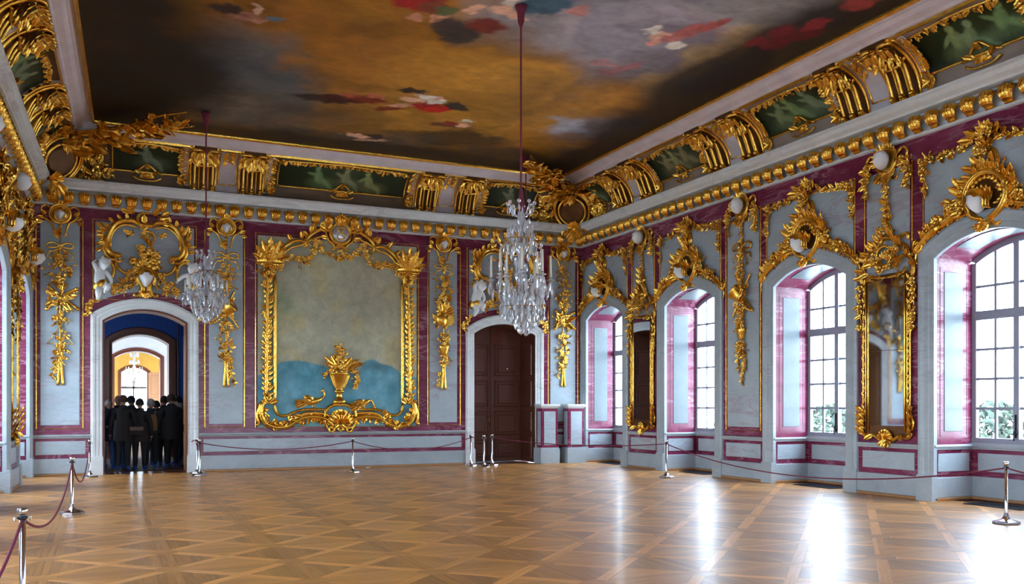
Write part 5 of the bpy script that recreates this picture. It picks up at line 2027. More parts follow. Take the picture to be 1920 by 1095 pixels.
def corner_cartouche(which, label, lab2):
    sx = -1 if which == 'BR' else 1
    wv = Vector((sx, -1, 0)).normalized()
    uv = Vector((0, 0, 1)).cross(wv)
    p = corner(.56, which)
    tilt = .52
    v2 = Vector((0, 0, 1)) * math.cos(tilt) + wv * math.sin(tilt)
    w2 = wv * math.cos(tilt) - Vector((0, 0, 1)) * math.sin(tilt)
    o = Orn('corner_cartouche', label, 'wall ornament', frame((p[0], p[1], 7.0), uv, v2, w2), 0, 0, 'corner cartouches', which == 'BL', 9)
    o.bend = .50
    o.slab([(.36 * math.cos(a), .33 * math.sin(a) - .03) for a in [2 * PI * k / 20 for k in range(20)]], .10, .10, 'shield', M_SHIELD)
    o.scroll(spiral(0, -.03, .38, .38, PI / 2, 2.5 * PI, 28, .17, .17), .035, .035, 'rim', smooth=0)
    for sg in (-1, 1):
        o.scroll([(sg * .10, .52), (sg * .30, .42), (sg * .46, .22), (sg * .50, -.05), (sg * .40, -.32), (sg * .20, -.46), (0, -.48)], .075, .05, bead=True, w=.14)
        o.scroll([(sg * .34, .86), (sg * .30, .62), (sg * .40, .42), (sg * .52, .34), (sg * .50, .46)], .08, .045, bead=True, w=.12)
        o.scroll([(sg * .14, .86), (sg * .12, .64), (sg * .06, .44)], .07, .05, bead=True, w=.14)
        o.scroll([(sg * .55, .06), (sg * .62, -.15), (sg * .54, -.36), (sg * .42, -.40)], .05, .03, bead=True, w=.10)
        o.curl(sg * .44, .40, .10, 0, 1.3 * sg, .035, 'volute')
        for a, x, y in ((.9, .30, .50), (1.3, .50, .20), (1.7, .54, -.05), (2.2, .46, -.30), (.5, .22, .62), (2.7, .26, -.44), (1.1, .40, .36), (.3, .10, .55)):
            o.item('leaf', sg * x, y, PI / 2 - sg * a, .30, .15, .14, .4)
        for x, y, r in ((.72, .02, .20), (.80, -.22, .18), (.68, .26, .16), (.88, .12, .14), (.74, -.40, .15)):
            o.cluster(sg * x, y, r, int(6 + r * 28), .16, .18, .06)
        o.item('rose', sg * .74, .05, 0, .22, None, .16)
        o.vine([(sg * .70, .35), (sg * .80, .6), (sg * .72, .82)], .07, .15, .12, .014, .5, .06)
    for k in range(9):
        o.item('leaf', -.28 + .07 * k, .80, PI / 2 - (-.9 + .22 * k), .34, .15, .12 + .02 * (k % 2), .35)
    o.fan(0, .40, 7, -PI * .9, -PI * .1, .24, .12, 'leaf', .16)
    # foot dropping over the cornice
    o.fan(0, -.46, 7, .3, PI - .3, .24, .12, 'leaf', .18)
    for k in range(7):
        o.item('leaf', -.03 + .01 * k, -.52, -PI / 2 + (-1.2 + .4 * k), .36, .15, .22 + .02 * (k % 2), .5)
    o.ball(0, -.50, .09, None, None, .2)
    o.done()
    # branch of gilded leaves reaching out over the painting
    p0 = Vector((*corner(1.0, which), 7.46))
    M = frame(p0, wv, uv, Vector((0, 0, -1)))
    M = frame(p0, wv, Vector((0, 0, -1)).cross(wv), Vector((0, 0, -1)))
    o = Orn('acanthus_branch', lab2, 'wall ornament', M, 0, 0, 'gilded branches over the ceiling painting', False, 9)
    o.scroll([(-.25, 0, .02), (.5, .03, .03), (1.3, -.03, .0), (2.2, .05, -.08), (2.9, .0, -.1)], .07, .02, 'stem')
    for k in range(76):
        x = 2.9 * (k / 75) ** .9
        hw = .50 * (1 - .80 * x / 2.9) + .05
        y = o.rs.uniform(-hw, hw)
        o.item('leaf', x - .15, y * .7, o.rs.uniform(-.9, .9) + (.5 if y > 0 else -.5), o.rs.uniform(.30, .48) * (1 - .3 * x / 2.9), None, o.rs.uniform(-.02, .42) * (1 - .65 * x / 2.9), o.rs.uniform(-.5, .6), None, o.rs.uniform(.3, 1.3) * o.rs.choice((-1, 1)))
    for k in range(12):
        x = o.rs.uniform(0, 1.6)
        o.item('rose', x, o.rs.uniform(-.35, .35) * (1 - x / 2.2), 0, .2, None, .14)
    o.done()


corner_cartouche('BR', 'gilded cartouche with a dark oval in the corner right of the big chandelier', 'gilded leafy branch reaching over the ceiling right of the big chandelier')
corner_cartouche('BL', 'gilded cartouche with a dark oval in the corner at the far left', 'gilded leafy branch reaching over the ceiling at the far left')
# ================================================================ doorways and the rooms beyond
def slab_box(name, x0, x1, y0, y1, z0, z1, mat):
    return struct(put(name, MB().box(x0, x1, y0, y1, z0, z1), mat))


def reveal_arch(uc, a, spring, rise, y0, y1, mat, parent=None, name='door_lining'):
    mb = MB()
    n = 14
    path = [(uc - a, 0)] + [(uc - a + 2 * a * k / n, arch_v(-a + 2 * a * k / n, a, spring, rise)) for k in range(n + 1)] + [(uc + a, 0)]
    mb.grid([[(p[0], y0, p[1]) for p in path], [(p[0], y1, p[1]) for p in path]])
    return put(name, mb, mat, parent)


WT = 1.0
# right doorway: deep dark lining and a closed double door
u2 = DOORS[1][0]
d2 = struct(reveal_arch(u2, .91, 3.52, .28, D, D + WT, M_BROWN, None, 'door_2'))
for sg in (-1, 1):                       # two leaves with sunk fields
    c = u2 + sg * .455
    leafo = put('door_leaf', MB().box(c - .452, c + .452, D + WT - .06, D + WT - .01, .03, 3.82), M_BROWN, d2)
    for z0, z1 in ((.12, .62), (.74, 1.42), (1.54, 2.28), (2.42, 3.30)):
        M = frame((0, D + WT - .06, 0), (1, 0, 0), (0, 0, 1), (0, -1, 0))
        mb = MB()
        for (a0, a1, b0, b1) in ((c - .36, c + .36, z0, z0 + .03), (c - .36, c + .36, z1 - .03, z1), (c - .36, c - .33, z0, z1), (c + .33, c + .36, z0, z1)):
            rect(mb, a0, a1, b0, b1, 0, .03, .01)
        rect(mb, c - .27, c + .27, z0 + .09, z1 - .09, 0, .022, .018)
        put('door_panel', mb, M_BROWN, leafo, M)
    rect_ = MB().box(c - .452, c + .452, D + WT - .075, D + WT - .06, .03, .10)
    put('kick_rail', rect_, M_BROWN, leafo)
put('cover_strip', MB().box(u2 - .035, u2 + .035, D + WT - .09, D + WT - .06, .03, 3.8), M_BROWN, d2)
hd = MB().box(u2 - .075, u2 - .045, D + WT - .07, D + WT - .058, 1.02, 1.30)
hd.tube([(u2 - .06, D + WT - .07, 1.2), (u2 - .06, D + WT - .12, 1.2), (u2 - .16, D + WT - .12, 1.2)], .012, 6)
put('door_handle', hd, M_BRASS, d2, None, True)
put('latch', MB().box(u2 + .35, u2 + .48, D + WT - .08, D + WT - .06, 2.62, 2.65).ball((u2 + .48, D + WT - .08, 2.62), .025), M_CHROME, d2)
for k, (z0, z1) in enumerate(((.1, .72), (.84, 1.42), (1.54, 2.28), (2.42, 3.30))):    # panelled right and left jambs
    for sg in (-1, 1):
        M = frame((u2 + sg * .91, D, 0), (0, 1, 0) if sg < 0 else (0, -1, 0), (0, 0, 1), (-sg, 0, 0))
        a0, a1 = (.2, .8) if sg < 0 else (-.8, -.2)
        put('jamb_panel', rect(MB(), a0, a1, z0, z1, -.004, .02, .03), M_BROWN, d2, M)
put('light_line_strip', MB().box(u2 - .91, u2 + .91, D + .86, D + WT + .02, -.01, .022), M_CHROME, d2)  # polished strip stands in for the line of light under the door
put('backing', MB().box(u2 - 1.2, u2 + 1.2, D + WT + .01, D + WT + .05, -.1, 4.2), M_BLACK, d2)

# left doorway: open, the enfilade behind it
u1 = DOORS[0][0]
d1 = struct(reveal_arch(u1, .91, 3.52, .28, D, D + WT, M_OAK, None, 'door_1'))
for sg in (-1, 1):
    M = frame((u1 + sg * .91, D, 0), (0, 1, 0) if sg < 0 else (0, -1, 0), (0, 0, 1), (-sg, 0, 0))
    for z0, z1 in ((.1, .95), (1.1, 3.3)):
        a0, a1 = (.12, .88) if sg < 0 else (-.88, -.12)
        put('jamb_panel', rect(MB(), a0, a1, z0, z1, -.004, .02, .03), M_OAK, d1, M)
put('soffit_trim', casing_mb(u1, .90, 3.51, .28, 0, [(-.03, -.03), (-.03, .03), (.01, .04), (.02, .0)]), M_BROWN, d1, FB)
slab_box('floor_beyond', -6, 8, D + WT - .0, 63, -.08, -.004, plain('dull_boards', (.10, .05, .025), .75, 0, .2, 3))


def cross_wall(n, y, uc, a, spring, rise, mat, x0, x1, top, cas, M_cas=None):
    Fm = frame((0, y, 0), (1, 0, 0), (0, 0, 1), (0, -1, 0))
    wl = struct(put('wall_beyond_%d' % n, wall_front(x0, x1, 0, top, [(uc, a, spring, rise)]), mat, None, Fm))
    put('casing', casing_mb(uc, a, spring, rise, 0, [(0, 0), (0, .06), (.06, .07), (.08, .10), (cas - .03, .10), (cas, .06), (cas, 0)]), M_cas or M_BROWN, wl, Fm.inverted() @ Fm)
    rv = reveal_arch(uc, a, spring, rise, 0, .8, M_cas or M_BROWN, wl)
    rv.matrix_basis = Fm.inverted() @ T(0, y, 0)
    return wl, Fm


w1, f1 = cross_wall(1, 30.0, 1.13, .80, 3.48, .27, M_BLUE, -5, 6, 5.6, .23)
strip(w1, 2.19, .0, 2.19, 5.4, .04, 0, .03)
strip(w1, -.30, .0, -.30, 5.4, .04, 0, .03)
strip(w1, -.30, 4.75, 2.19, 4.75, .03, 0, .03)
w2, f2 = cross_wall(2, 41.0, 1.42, .88, 3.58, .28, M_CREAM, -5, 6, 6, .16)
w3, f3 = cross_wall(3, 55.0, 1.74, .66, 3.46, .25, M_YELL, -5, 8, 6, .18)
slab_box('wall_blue_side_left', -5.1, -5, D + WT, 30, 0, 5.6, M_BLUE)
slab_box('wall_blue_side_right', 6, 6.1, D + WT, 30, 0, 5.6, M_BLUE)
slab_box('ceiling_blue', -5.1, 6.1, D + WT, 30.0, 5.5, 5.6, M_CREAM)
# back of the hall wall, seen from the blue room
slab_box('wall_blue_near', L - 3, -.0, D + WT + .0, D + WT + .03, 0, 5.6, M_BLUE)
slab_box('wall_blue_near_right', 1.9, 6, D + WT + .0, D + WT + .03, 0, 5.6, M_BLUE)
slab_box('wall_blue_near_top', -.0, 1.9, D + WT + .0, D + WT + .03, 3.9, 5.6, M_BLUE)
for nm, y0, y1, mat in (('white', 30.8, 41, M_CREAM), ('yellow', 41.8, 55, M_YELL)):
    for sd, x in (('left', -5.0), ('right', 6.0)):
        slab_box('wall_%s_side_%s' % (nm, sd), x - .1, x, y0, y1, 0, 1.0, mat)
        slab_box('wall_%s_side_%s_top' % (nm, sd), x - .1, x, y0, y1, 4.0, 6.0, mat)
        k = y0
        while k < y1:                    # piers between the side windows
            slab_box('wall_%s_side_%s_pier' % (nm, sd), x - .1, x, k, k + 1.2, 1.0, 4.0, mat)
            k += 3.0
    slab_box('ceiling_' + nm, -5.1, 6.1, y0 - .8, y1, 5.0, 5.1, M_CREAM)
# oak leaf standing open in the yellow room
dl = struct(put('door_3', MB().box(0, .75, -.03, .03, .03, 3.45), M_OAK, None, T(2.46, 54.6, 0) @ RZ(-.35)))
for z0, z1 in ((.15, .9), (1.0, 2.1), (2.2, 3.3)):
    put('door_panel', rect(MB(), .12, .63, z0, z1, 0, .02, .03), M_OAK, dl, frame((0, -.03, 0), (1, 0, 0), (0, 0, 1), (0, -1, 0)))
dl = struct(put('door_4', MB().box(0, .78, -.03, .03, .03, 3.5), M_OAK, None, T(2.32, 41.85, 0) @ RZ(1.15)))
for z0, z1 in ((.15, .9), (1.0, 2.1), (2.2, 3.35)):
    put('door_panel', rect(MB(), .12, .66, z0, z1, 0, .02, .03), M_OAK, dl, frame((0, .03, 0), (-1, 0, 0), (0, 0, 1), (0, 1, 0)) @ T(-.78, 0, 0))
# last room with the window that ends the view
Fm = frame((0, 62.0, 0), (1, 0, 0), (0, 0, 1), (0, -1, 0))
wl = struct(put('wall_beyond_4', wall_front(-3, 7, 0, 6, [(1.96, .80, 3.75, .3)]), M_CREAM, None, Fm))
for x in (1.16, 1.44, 1.92, 2.40, 2.72):
    put('glazing_bar', MB().box(x - (.05 if x in (1.16, 1.92, 2.72) else .015), x + (.05 if x in (1.16, 1.92, 2.72) else .015), 0, 4.05, -.1, -.04), M_PAINT, wl)
for z in (.9, 1.5, 2.1, 2.75, 3.35):
    put('glazing_bar', MB().box(1.16, 2.76, z - (.07 if z == 2.75 else .018), z + (.07 if z == 2.75 else .018), -.1, -.04), M_PAINT, wl)
for i in range(3):
    put('pane', MB().box(1.18, 2.74, [.95, 1.55, 2.8][i], [1.5, 2.7, 3.98][i], -.085, -.08), M_GLASS, wl)
slab_box('parapet_beyond', 1.1, 2.8, 62.0, 62.1, 0, .9, M_CREAM)
slab_box('wall_last_side_left', -.4, -.3, 55.8, 62, 0, 6, M_CREAM)
slab_box('wall_last_side_right', 4.5, 4.6, 55.8, 62, 0, 6, M_CREAM)
slab_box('ceiling_last', -.4, 4.6, 55.0, 62, 4.9, 5.0, M_CREAM)

# ================================================================ ground and trees outside
M_GROUND = plain('pale_bounce_ground', (.56, .55, .51), .9, 0, .15, .4)  # ground coloured pale to bounce daylight up to the ceiling
M_TREE = plain('tree_leaves', (.030, .044, .026), .8, 0, .3, 1.5)
M_BARK = plain('bark', (.04, .03, .022), .9, 0, .2, 6)
struct(put('ground', MB().add([(-160, -160, -4.5), (220, -160, -4.5), (220, 220, -4.5), (-160, 220, -4.5)], [(0, 1, 2, 3)]), M_GROUND))


def tree(x, y, h, label):
    t = thing('tree', label, 'tree', T(x, y, -4.5), 'trees in the park outside')
    put('trunk', MB().tube([(0, 0, 0), (.1, 0, h * .3), (0, .1, h * .6)], [.28, .2, .1], 8), M_BARK, t)
    rs = random.Random(int(x * 7 + y))
    mb = MB()
    for k in range(1400):
        a, b = rs.uniform(0, 2 * PI), math.acos(rs.uniform(-1, 1))
        q = rs.uniform(.6, 1) ** .5
        p = Vector((h * .36 * q * math.sin(b) * math.cos(a), h * .36 * q * math.sin(b) * math.sin(a), h * .62 + h * .38 * q * math.cos(b)))
        r = rs.uniform(.18, .38)
        d1_, d2_ = Vector((rs.gauss(0, 1), rs.gauss(0, 1), rs.gauss(0, 1))).normalized() * r, Vector((rs.gauss(0, 1), rs.gauss(0, 1), rs.gauss(0, 1))).normalized() * r
        mb.add([p - d1_, p - d2_ * .6, p + d1_, p + d2_ * .6], [(0, 1, 2, 3)])
    o = put('crown', mb, M_TREE, t)
    return t


tree(47, 36.2, 6.3, 'green tree seen low through the panes of the nearest right window')
tree(50, 52.5, 6.2, 'distant green tree seen low through the window left of the large pier mirror')

# ================================================================ floor grilles
for k, (x, y) in enumerate(((12.75, C0 + SP * 2), (12.75, C0 + SP * 3), (12.75, C0 + SP), (12.75, C0))):
    lab = ('dark iron floor grille below the window left of the large pier mirror', 'dark iron floor grille in the bay at the right edge, behind the roped post', 'dark iron floor grille below the second right window', 'dark iron floor grille in the far corner bay')[k]
    t = thing('floor_grille', lab, 'grille', T(x, D - y, .002), 'iron floor grilles')
    mb = MB()
    for a0, a1, b0, b1 in ((-.24, .24, -.50, -.46), (-.24, .24, .46, .50), (-.24, -.21, -.5, .5), (.21, .24, -.5, .5)):
        mb.box(a0, a1, b0, b1, 0, .012)
    put('frame', mb, M_IRON, t)
    put('dark_plate', MB().box(-.21, .21, -.46, .46, -.001, .002), M_BLACK, t)  # flat black plate paints in the dark below the bars
    for q in range(14):
        put('bar', MB().box(-.21, .21, -.44 + .065 * q, -.415 + .065 * q, .002, .010), M_IRON, t)

# ================================================================ marble pedestals
for k, (x0, x1, y0, y1) in enumerate(((10.92, 11.50, 22.22, 22.62), (11.70, 12.28, 22.14, 22.54))):
    t = thing('marble_pedestal', ('left of two pale marble pedestals with red edge strips beside the closed brown door', 'right of two pale marble pedestals with red edge strips, next to the window bay')[k], 'pedestal', T((x0 + x1) / 2, (y0 + y1) / 2, 0), 'marble pedestals')
    a, b = (x1 - x0) / 2, (y1 - y0) / 2
    put('plinth', MB().box(-a, a, -b, b, 0, .40).box(-a + .02, a - .02, -b + .02, b - .02, .40, .43), M_WHITE, t)
    a2, b2 = a - .045, b - .04
    put('shaft', MB().box(-a2, a2, -b2, b2, .43, 1.50), M_REDP, t)
    for sx, sy in ((0, -1), (-1, 0), (1, 0)):
        hw = a2 - .07 if sx == 0 else b2 - .06
        M = frame((sx * a2, sy * b2, 0), (1, 0, 0) if sx == 0 else (0, -sx * -1. if sx < 0 else 1., 0), (0, 0, 1), (sx, sy, 0))
        if sx < 0:
            M = frame((sx * a2, 0, 0), (0, -1, 0), (0, 0, 1), (-1, 0, 0))
        put('marble_panel', rect(MB(), -hw, hw, .50, 1.42, 0, .006, .004), M_WHITE, t, M)
    c = MB()
    rows = []
    for z, e in ((1.50, -.02), (1.52, .0), (1.55, .035), (1.58, .05), (1.62, .05)):
        rows.append([(-a2 - e, -b2 - e, z), (a2 + e, -b2 - e, z), (a2 + e, b2 + e, z), (-a2 - e, b2 + e, z)])
    c.grid(rows, close_u=True)
    c.f.append(tuple(len(c.v) - 4 + q for q in range(4)))
    put('cap', c, M_CORN, t)

# ================================================================ rope stanchions
SH = .82
st_me = dict(base=MB().lathe([(.005, 0), (.165, 0), (.170, .012), (.165, .03), (.13, .045), (.06, .065), (.035, .10), (.022, .15), (.005, .15)], 8).mesh('base', M_CHROME),
             pole=MB().lathe([(.021, .12), (.021, SH - .05), (.005, SH - .05)], 14).mesh('pole', M_CHROME, True),
             collar=MB().lathe([(.022, SH - .085), (.032, SH - .08), (.032, SH - .06), (.022, SH - .055)], 14).mesh('collar', M_IRON, True),
             cap=MB().lathe([(.005, SH - .05), (.024, SH - .05), (.036, SH - .03), (.036, SH - .004), (.028, SH), (.004, SH)], 14).mesh('cap', M_CHROME, True),
             hook=MB().tube([(.03, 0, SH - .07), (.055, 0, SH - .065), (.06, 0, SH - .085), (.045, 0, SH - .09)], .006, 5).mesh('hook', M_CHROME, True))
STN = {'near': (-.51, 7.43, 'chrome stanchion at the left edge, nearest the camera, its base cut off'),
      'b': (-.37, 14.6, 'chrome stanchion left of the open doorway, between the nearest post and the wall'),
      'c': (-.21, 22.05, 'chrome stanchion standing against the left casing of the open doorway'),
      'd': (2.06, 22.28, 'rear one of two chrome stanchions right of the open doorway'),
      'e': (2.03, 21.45, 'front one of two chrome stanchions right of the open doorway'),
      'f': (5.40, 21.0, 'chrome stanchion in front of the wall below the big gilt frame'),
      'g': (8.86, 22.2, 'chrome stanchion against the left casing of the closed brown door'),
      'h': (8.99, 21.62, 'middle chrome stanchion of three at the closed brown door'),
      'i': (9.44, 22.15, 'chrome stanchion in front of the closed brown door, right one of three'),
      'j': (11.24, 16.68, 'chrome stanchion in front of the second right window'),
      'k': (10.92, 8.27, 'chrome stanchion at the right edge of the view'),
      'm': (11.6, 4.2, 'chrome stanchion beyond the right edge of the view'),
      'n': (-.8, 3.6, 'chrome stanchion beyond the left edge of the view')}
for k, (x, y, lab) in STN.items():
    t = thing('rope_stanchion', lab, 'stanchion', T(x, y, 0), 'chrome rope stanchions')
    sm = {nm: link(nm, st_me[nm], t) for nm in ('base', 'pole', 'cap')}
    cl_ = link('collar', st_me['collar'], sm['pole'])
    for sg in (0, PI):
        link('hook', st_me['hook'], sm['pole'], RZ(sg + .4))


def rope(a, b, sag, label, za=SH - .08, zb=SH - .08):
    p, q = Vector((*STN[a][:2], za)), Vector((*STN[b][:2], zb))
    pts = []
    for i in range(25):
        t = i / 24
        pts.append(p.lerp(q, t) - Vector((0, 0, sag * 4 * t * (1 - t))))
    ln = (q - p).length
    o = put('barrier_rope', MB().tube([tuple(v) for v in pts], .011, 7), M_ROPE, None, None, True)
    tag(o, label, 'rope', 'barrier ropes')


rope('n', 'near', .36, 'maroon rope running out of the left edge from the nearest stanchion')
rope('near', 'b', .36, 'maroon rope sagging between the two nearest left stanchions')
rope('b', 'c', .52, 'maroon rope between the second left stanchion and the open doorway casing')
rope('e', 'f', .17, 'dark rope hanging below the left half of the big gilt frame')
rope('f', 'g', .26, 'dark rope hanging below the right half of the big gilt frame')
rope('i', 'j', .12, 'dark rope passing in front of the marble pedestals')
rope('j', 'k', .40, 'long dark rope sagging along the right windows')
rope('k', 'm', .26, 'dark rope leaving the view at the right edge')
dd = STN['d']
pts = [(dd[0] - .14, dd[1] - .02, .74), (dd[0] - .06, dd[1] - .03, .77), (dd[0], dd[1] - .03, .75), (dd[0] - .03, dd[1] - .05, .68), (dd[0] + .03, dd[1] - .05, .62)]
tag(put('barrier_rope', MB().tube(spline(pts, 6), .011, 7), M_ROPE, None, None, True), 'short loose rope end hooked on the rear post right of the open doorway', 'rope', 'barrier ropes')
dd = STN['g']
pts = [(dd[0] - .06, dd[1] - .04, .80), (dd[0], dd[1] - .04, .77), (dd[0] + .08, dd[1] - .04, .73)]
tag(put('barrier_rope', MB().tube(spline(pts, 6), .014, 7), M_ROPE, None, None, True), 'short rope end hooked on the post at the closed brown door casing', 'rope', 'barrier ropes')
# ================================================================ crystal chandeliers
def drop_mesh():
    mb = MB()
    rows = [[(.012 * math.cos(2 * PI * k / 6), .010 * math.sin(2 * PI * k / 6), 0) for k in range(6)],
            [(.20 * math.cos(2 * PI * k / 6), .10 * math.sin(2 * PI * k / 6), -.42) for k in range(6)],
            [(.24 * math.cos(2 * PI * k / 6), .12 * math.sin(2 * PI * k / 6), -.62) for k in range(6)],
            [(.01 * math.cos(2 * PI * k / 6), .01 * math.sin(2 * PI * k / 6), -1) for k in range(6)]]
    return mb.grid(rows[::-1], close_u=True)


DROP = drop_mesh().mesh('crystal_drop', M_CRYS)
SPEAR = MB().lathe([(.02, 0), (.10, -.10), (.16, -.55), (.09, -.80), (.01, -1.)][::-1], 6).mesh('crystal_drop', M_CRYS)
BALL_ = MB().ball((0, 0, 0), 1, 1, 1, 10, 7).mesh('crystal_ball', M_CRYS)
CANDLE = MB().lathe([(.004, 0), (.019, 0), (.0165, .33), (.004, .335)], 10).mesh('candle', M_WAX, True)
PAN = MB().lathe([(.004, -.03), (.012, -.03), (.022, -.012), (.060, .0), (.066, .010), (.026, .012), (.024, .045), (.004, .045)], 12).mesh('drip_pan', M_CRYS)
SOCK = MB().lathe([(.004, 0), (.022, 0), (.026, .035), (.004, .04)], 10).mesh('candle_socket', M_IRON)


def chandelier(x, y, ztop, zbot, k, zceil, label, rich=1.0, seed=1, sway=True, candles=True):
    """k scales the radii; about a metre wide and two metres tall at k = 1."""
    t = thing('crystal_chandelier', label, 'chandelier', T(x, y, zbot), 'crystal chandeliers')
    Hh = ztop - zbot
    rs = random.Random(seed)
    zz = lambda f: Hh * f

    def drop(r, a, z, ln, wd=None, me=None, tilt=0.):
        ln *= .72
        wd = (wd * .72) if wd else ln * .9
        M = T(r * math.cos(a), r * math.sin(a), z) @ RZ(a + PI / 2 + rs.uniform(-1.2, 1.2)) @ RX(tilt + rs.uniform(-.25, .25)) @ SC(wd, wd, ln)
        link('crystal_drop', me or DROP, t, M)

    # cord, sleeve and shaft
    put('cord', MB().tube([(0, 0, zz(.99)), (0, 0, (zceil - zbot + zz(1)) / 2), (0, 0, zceil - zbot)], .016, 7), M_ROPE, t)
    put('sleeve', MB().lathe([(.018, zz(1) + .22), (.05, zz(1) - .02), (.062, zz(.93)), (.03, zz(.90))][::-1], 10), M_ROPE, t, None, True)
    put('ceiling_tassel', MB().lathe([(.02, zceil - zbot - .34), (.05, zceil - zbot - .26), (.06, zceil - zbot - .12), (.10, zceil - zbot - .02), (.01, zceil - zbot)], 10), M_ROPE, t, None, True)
    put('shaft', MB().lathe([(.012, zz(.06)), (.06, zz(.14)), (.085, zz(.19)), (.03, zz(.25)), (.03, zz(.33)), (.07, zz(.38)), (.10, zz(.44)), (.05, zz(.50)), (.035, zz(.56)), (.08, zz(.62)), (.10, zz(.68)), (.04, zz(.74)), (.03, zz(.80)), (.06, zz(.86)), (.05, zz(.92)), (.02, zz(.96))], 12), M_CRYS, t)
    put('rod', MB().tube([(0, 0, zz(.04)), (0, 0, zz(.98))], .010, 6), M_IRON, t)
    link('crystal_ball', BALL_, t, T(0, 0, zz(.025)) @ SC(.05 * k + .01))
    link('crystal_ball', BALL_, t, T(0, 0, zz(.12)) @ SC(.10 * k))
    # crown of upright leaves
    for q in range(8):
        a = 2 * PI * q / 8 + .2
        r = .21 * k
        put('crown_arm', MB().tube(spline([(.03 * math.cos(a), .03 * math.sin(a), zz(.88)), (.12 * k * math.cos(a), .12 * k * math.sin(a), zz(.90)), (r * math.cos(a), r * math.sin(a), zz(.965))], 4), .008, 5), M_CRYS, t)
        link('crystal_ball', BALL_, t, T(r * math.cos(a), r * math.sin(a), zz(.985)) @ SC(.028 * k + .004))
        drop(r, a, zz(.965), .17, .13)
        drop(r * .8, a + .3, zz(.95), .16, .12)
    # upper tiers of drops
    for z, r, n, ln in ((.87, .14, 10, .19), (.83, .18, 12, .20), (.79, .20, 13, .21), (.75, .18, 12, .2), (.71, .23, 13, .19), (.67, .2, 11, .2)):
        for q in range(int(n * rich)):
            drop(r * k * rs.uniform(.85, 1.1), 2 * PI * q / int(n * rich) + z * 7, zz(z) + rs.uniform(-.03, .03), ln * rs.uniform(.85, 1.15), None, rs.choice((DROP, SPEAR)))
    for q in range(8):                   # short upper branches
        a = 2 * PI * q / 8
        r = .34 * k
        put('branch', MB().tube(spline([(.03 * math.cos(a), .03 * math.sin(a), zz(.60)), (.2 * k * math.cos(a), .2 * k * math.sin(a), zz(.70)), (r * math.cos(a), r * math.sin(a), zz(.645))], 4), .009, 5), M_BRASS, t)
        drop(r, a, zz(.645), .22, .17)
        drop(r * .75, a + .25, zz(.67), .20, .15)
        link('crystal_ball', BALL_, t, T(r * .98 * math.cos(a), r * .98 * math.sin(a), zz(.66)) @ SC(.02 * k + .006))
    # candle arms
    na = 12
    for q in range(na):
        a = 2 * PI * q / na + .13
        r = (.46 if q % 2 else .37) * k
        zc_ = zz(.40 if q % 2 else .435)
        arm = put('arm', MB().tube(spline([(.05 * math.cos(a), .05 * math.sin(a), zz(.33)), (.22 * k * math.cos(a), .22 * k * math.sin(a), zz(.28)), (r * .92 * math.cos(a), r * .92 * math.sin(a), zz(.33)), (r * math.cos(a), r * math.sin(a), zc_ - .02)], 5), .011, 6), M_CRYS if q % 3 else M_BRASS, t)
        cx, cy = r * math.cos(a), r * math.sin(a)
        link('drip_pan', PAN, arm, T(cx, cy, zc_))
        link('candle_socket', SOCK, arm, T(cx, cy, zc_ + .01))
        link('candle', CANDLE, arm, T(cx, cy, zc_ + .045) @ SC(1, 1, Hh / 2.0))
        for s in (-1, 1, 0, 2, -2):
            drop(r * (1 + .04 * s), a + s * .07, zc_ - .02 - .07 * (abs(s) == 2), (.24 if s else .30) * rs.uniform(.85, 1.1), None, DROP if s else SPEAR)
        drop(r * .96, a + .2, zz(.33), .22, .19)
        if q % 2:                        # tall pointed finials between the candles
            link('crystal_ball', BALL_, t, T(r * .72 * math.cos(a + .26), r * .72 * math.sin(a + .26), zz(.52)) @ SC(.035, .035, .075))
            drop(r * .72, a + .26, zz(.50), .18, .14, SPEAR)
    # lower basket
    for z, r, n, ln in ((.36, .34, 20, .26), (.33, .28, 18, .26), (.29, .32, 20, .24), (.25, .28, 18, .22), (.21, .31, 18, .2), (.18, .24, 16, .2), (.14, .18, 12, .2), (.10, .11, 8, .18)):
        for q in range(int(n * rich)):
            drop(r * k * rs.uniform(.9, 1.08), 2 * PI * q / int(n * rich) + z * 9, zz(z) + rs.uniform(-.02, .03), ln * rs.uniform(.85, 1.15), None, rs.choice((DROP, DROP, SPEAR)))
    for r, z in ((.33, .345), (.30, .2), (.25, .71)):
        put('hoop', MB().tube([(r * k * math.cos(2 * PI * q / 24), r * k * math.sin(2 * PI * q / 24), zz(z)) for q in range(25)], .007, 5, caps=False), M_BRASS, t)
    return t


chandelier(5.83, 12.55, 4.67, 2.66, .98, ZC, 'large crystal chandelier with candles on a long maroon cord, nearest the camera', 1.0, 3)
chandelier(2.0, 19.81, 4.78, 3.29, .92, ZC, 'smaller crystal chandelier on a maroon cord right of the open doorway', .75, 5)
chandelier(9.47, 20.1, 4.78, 3.29, .92, ZC, 'crystal chandelier hanging directly behind the large near one', .75, 7)


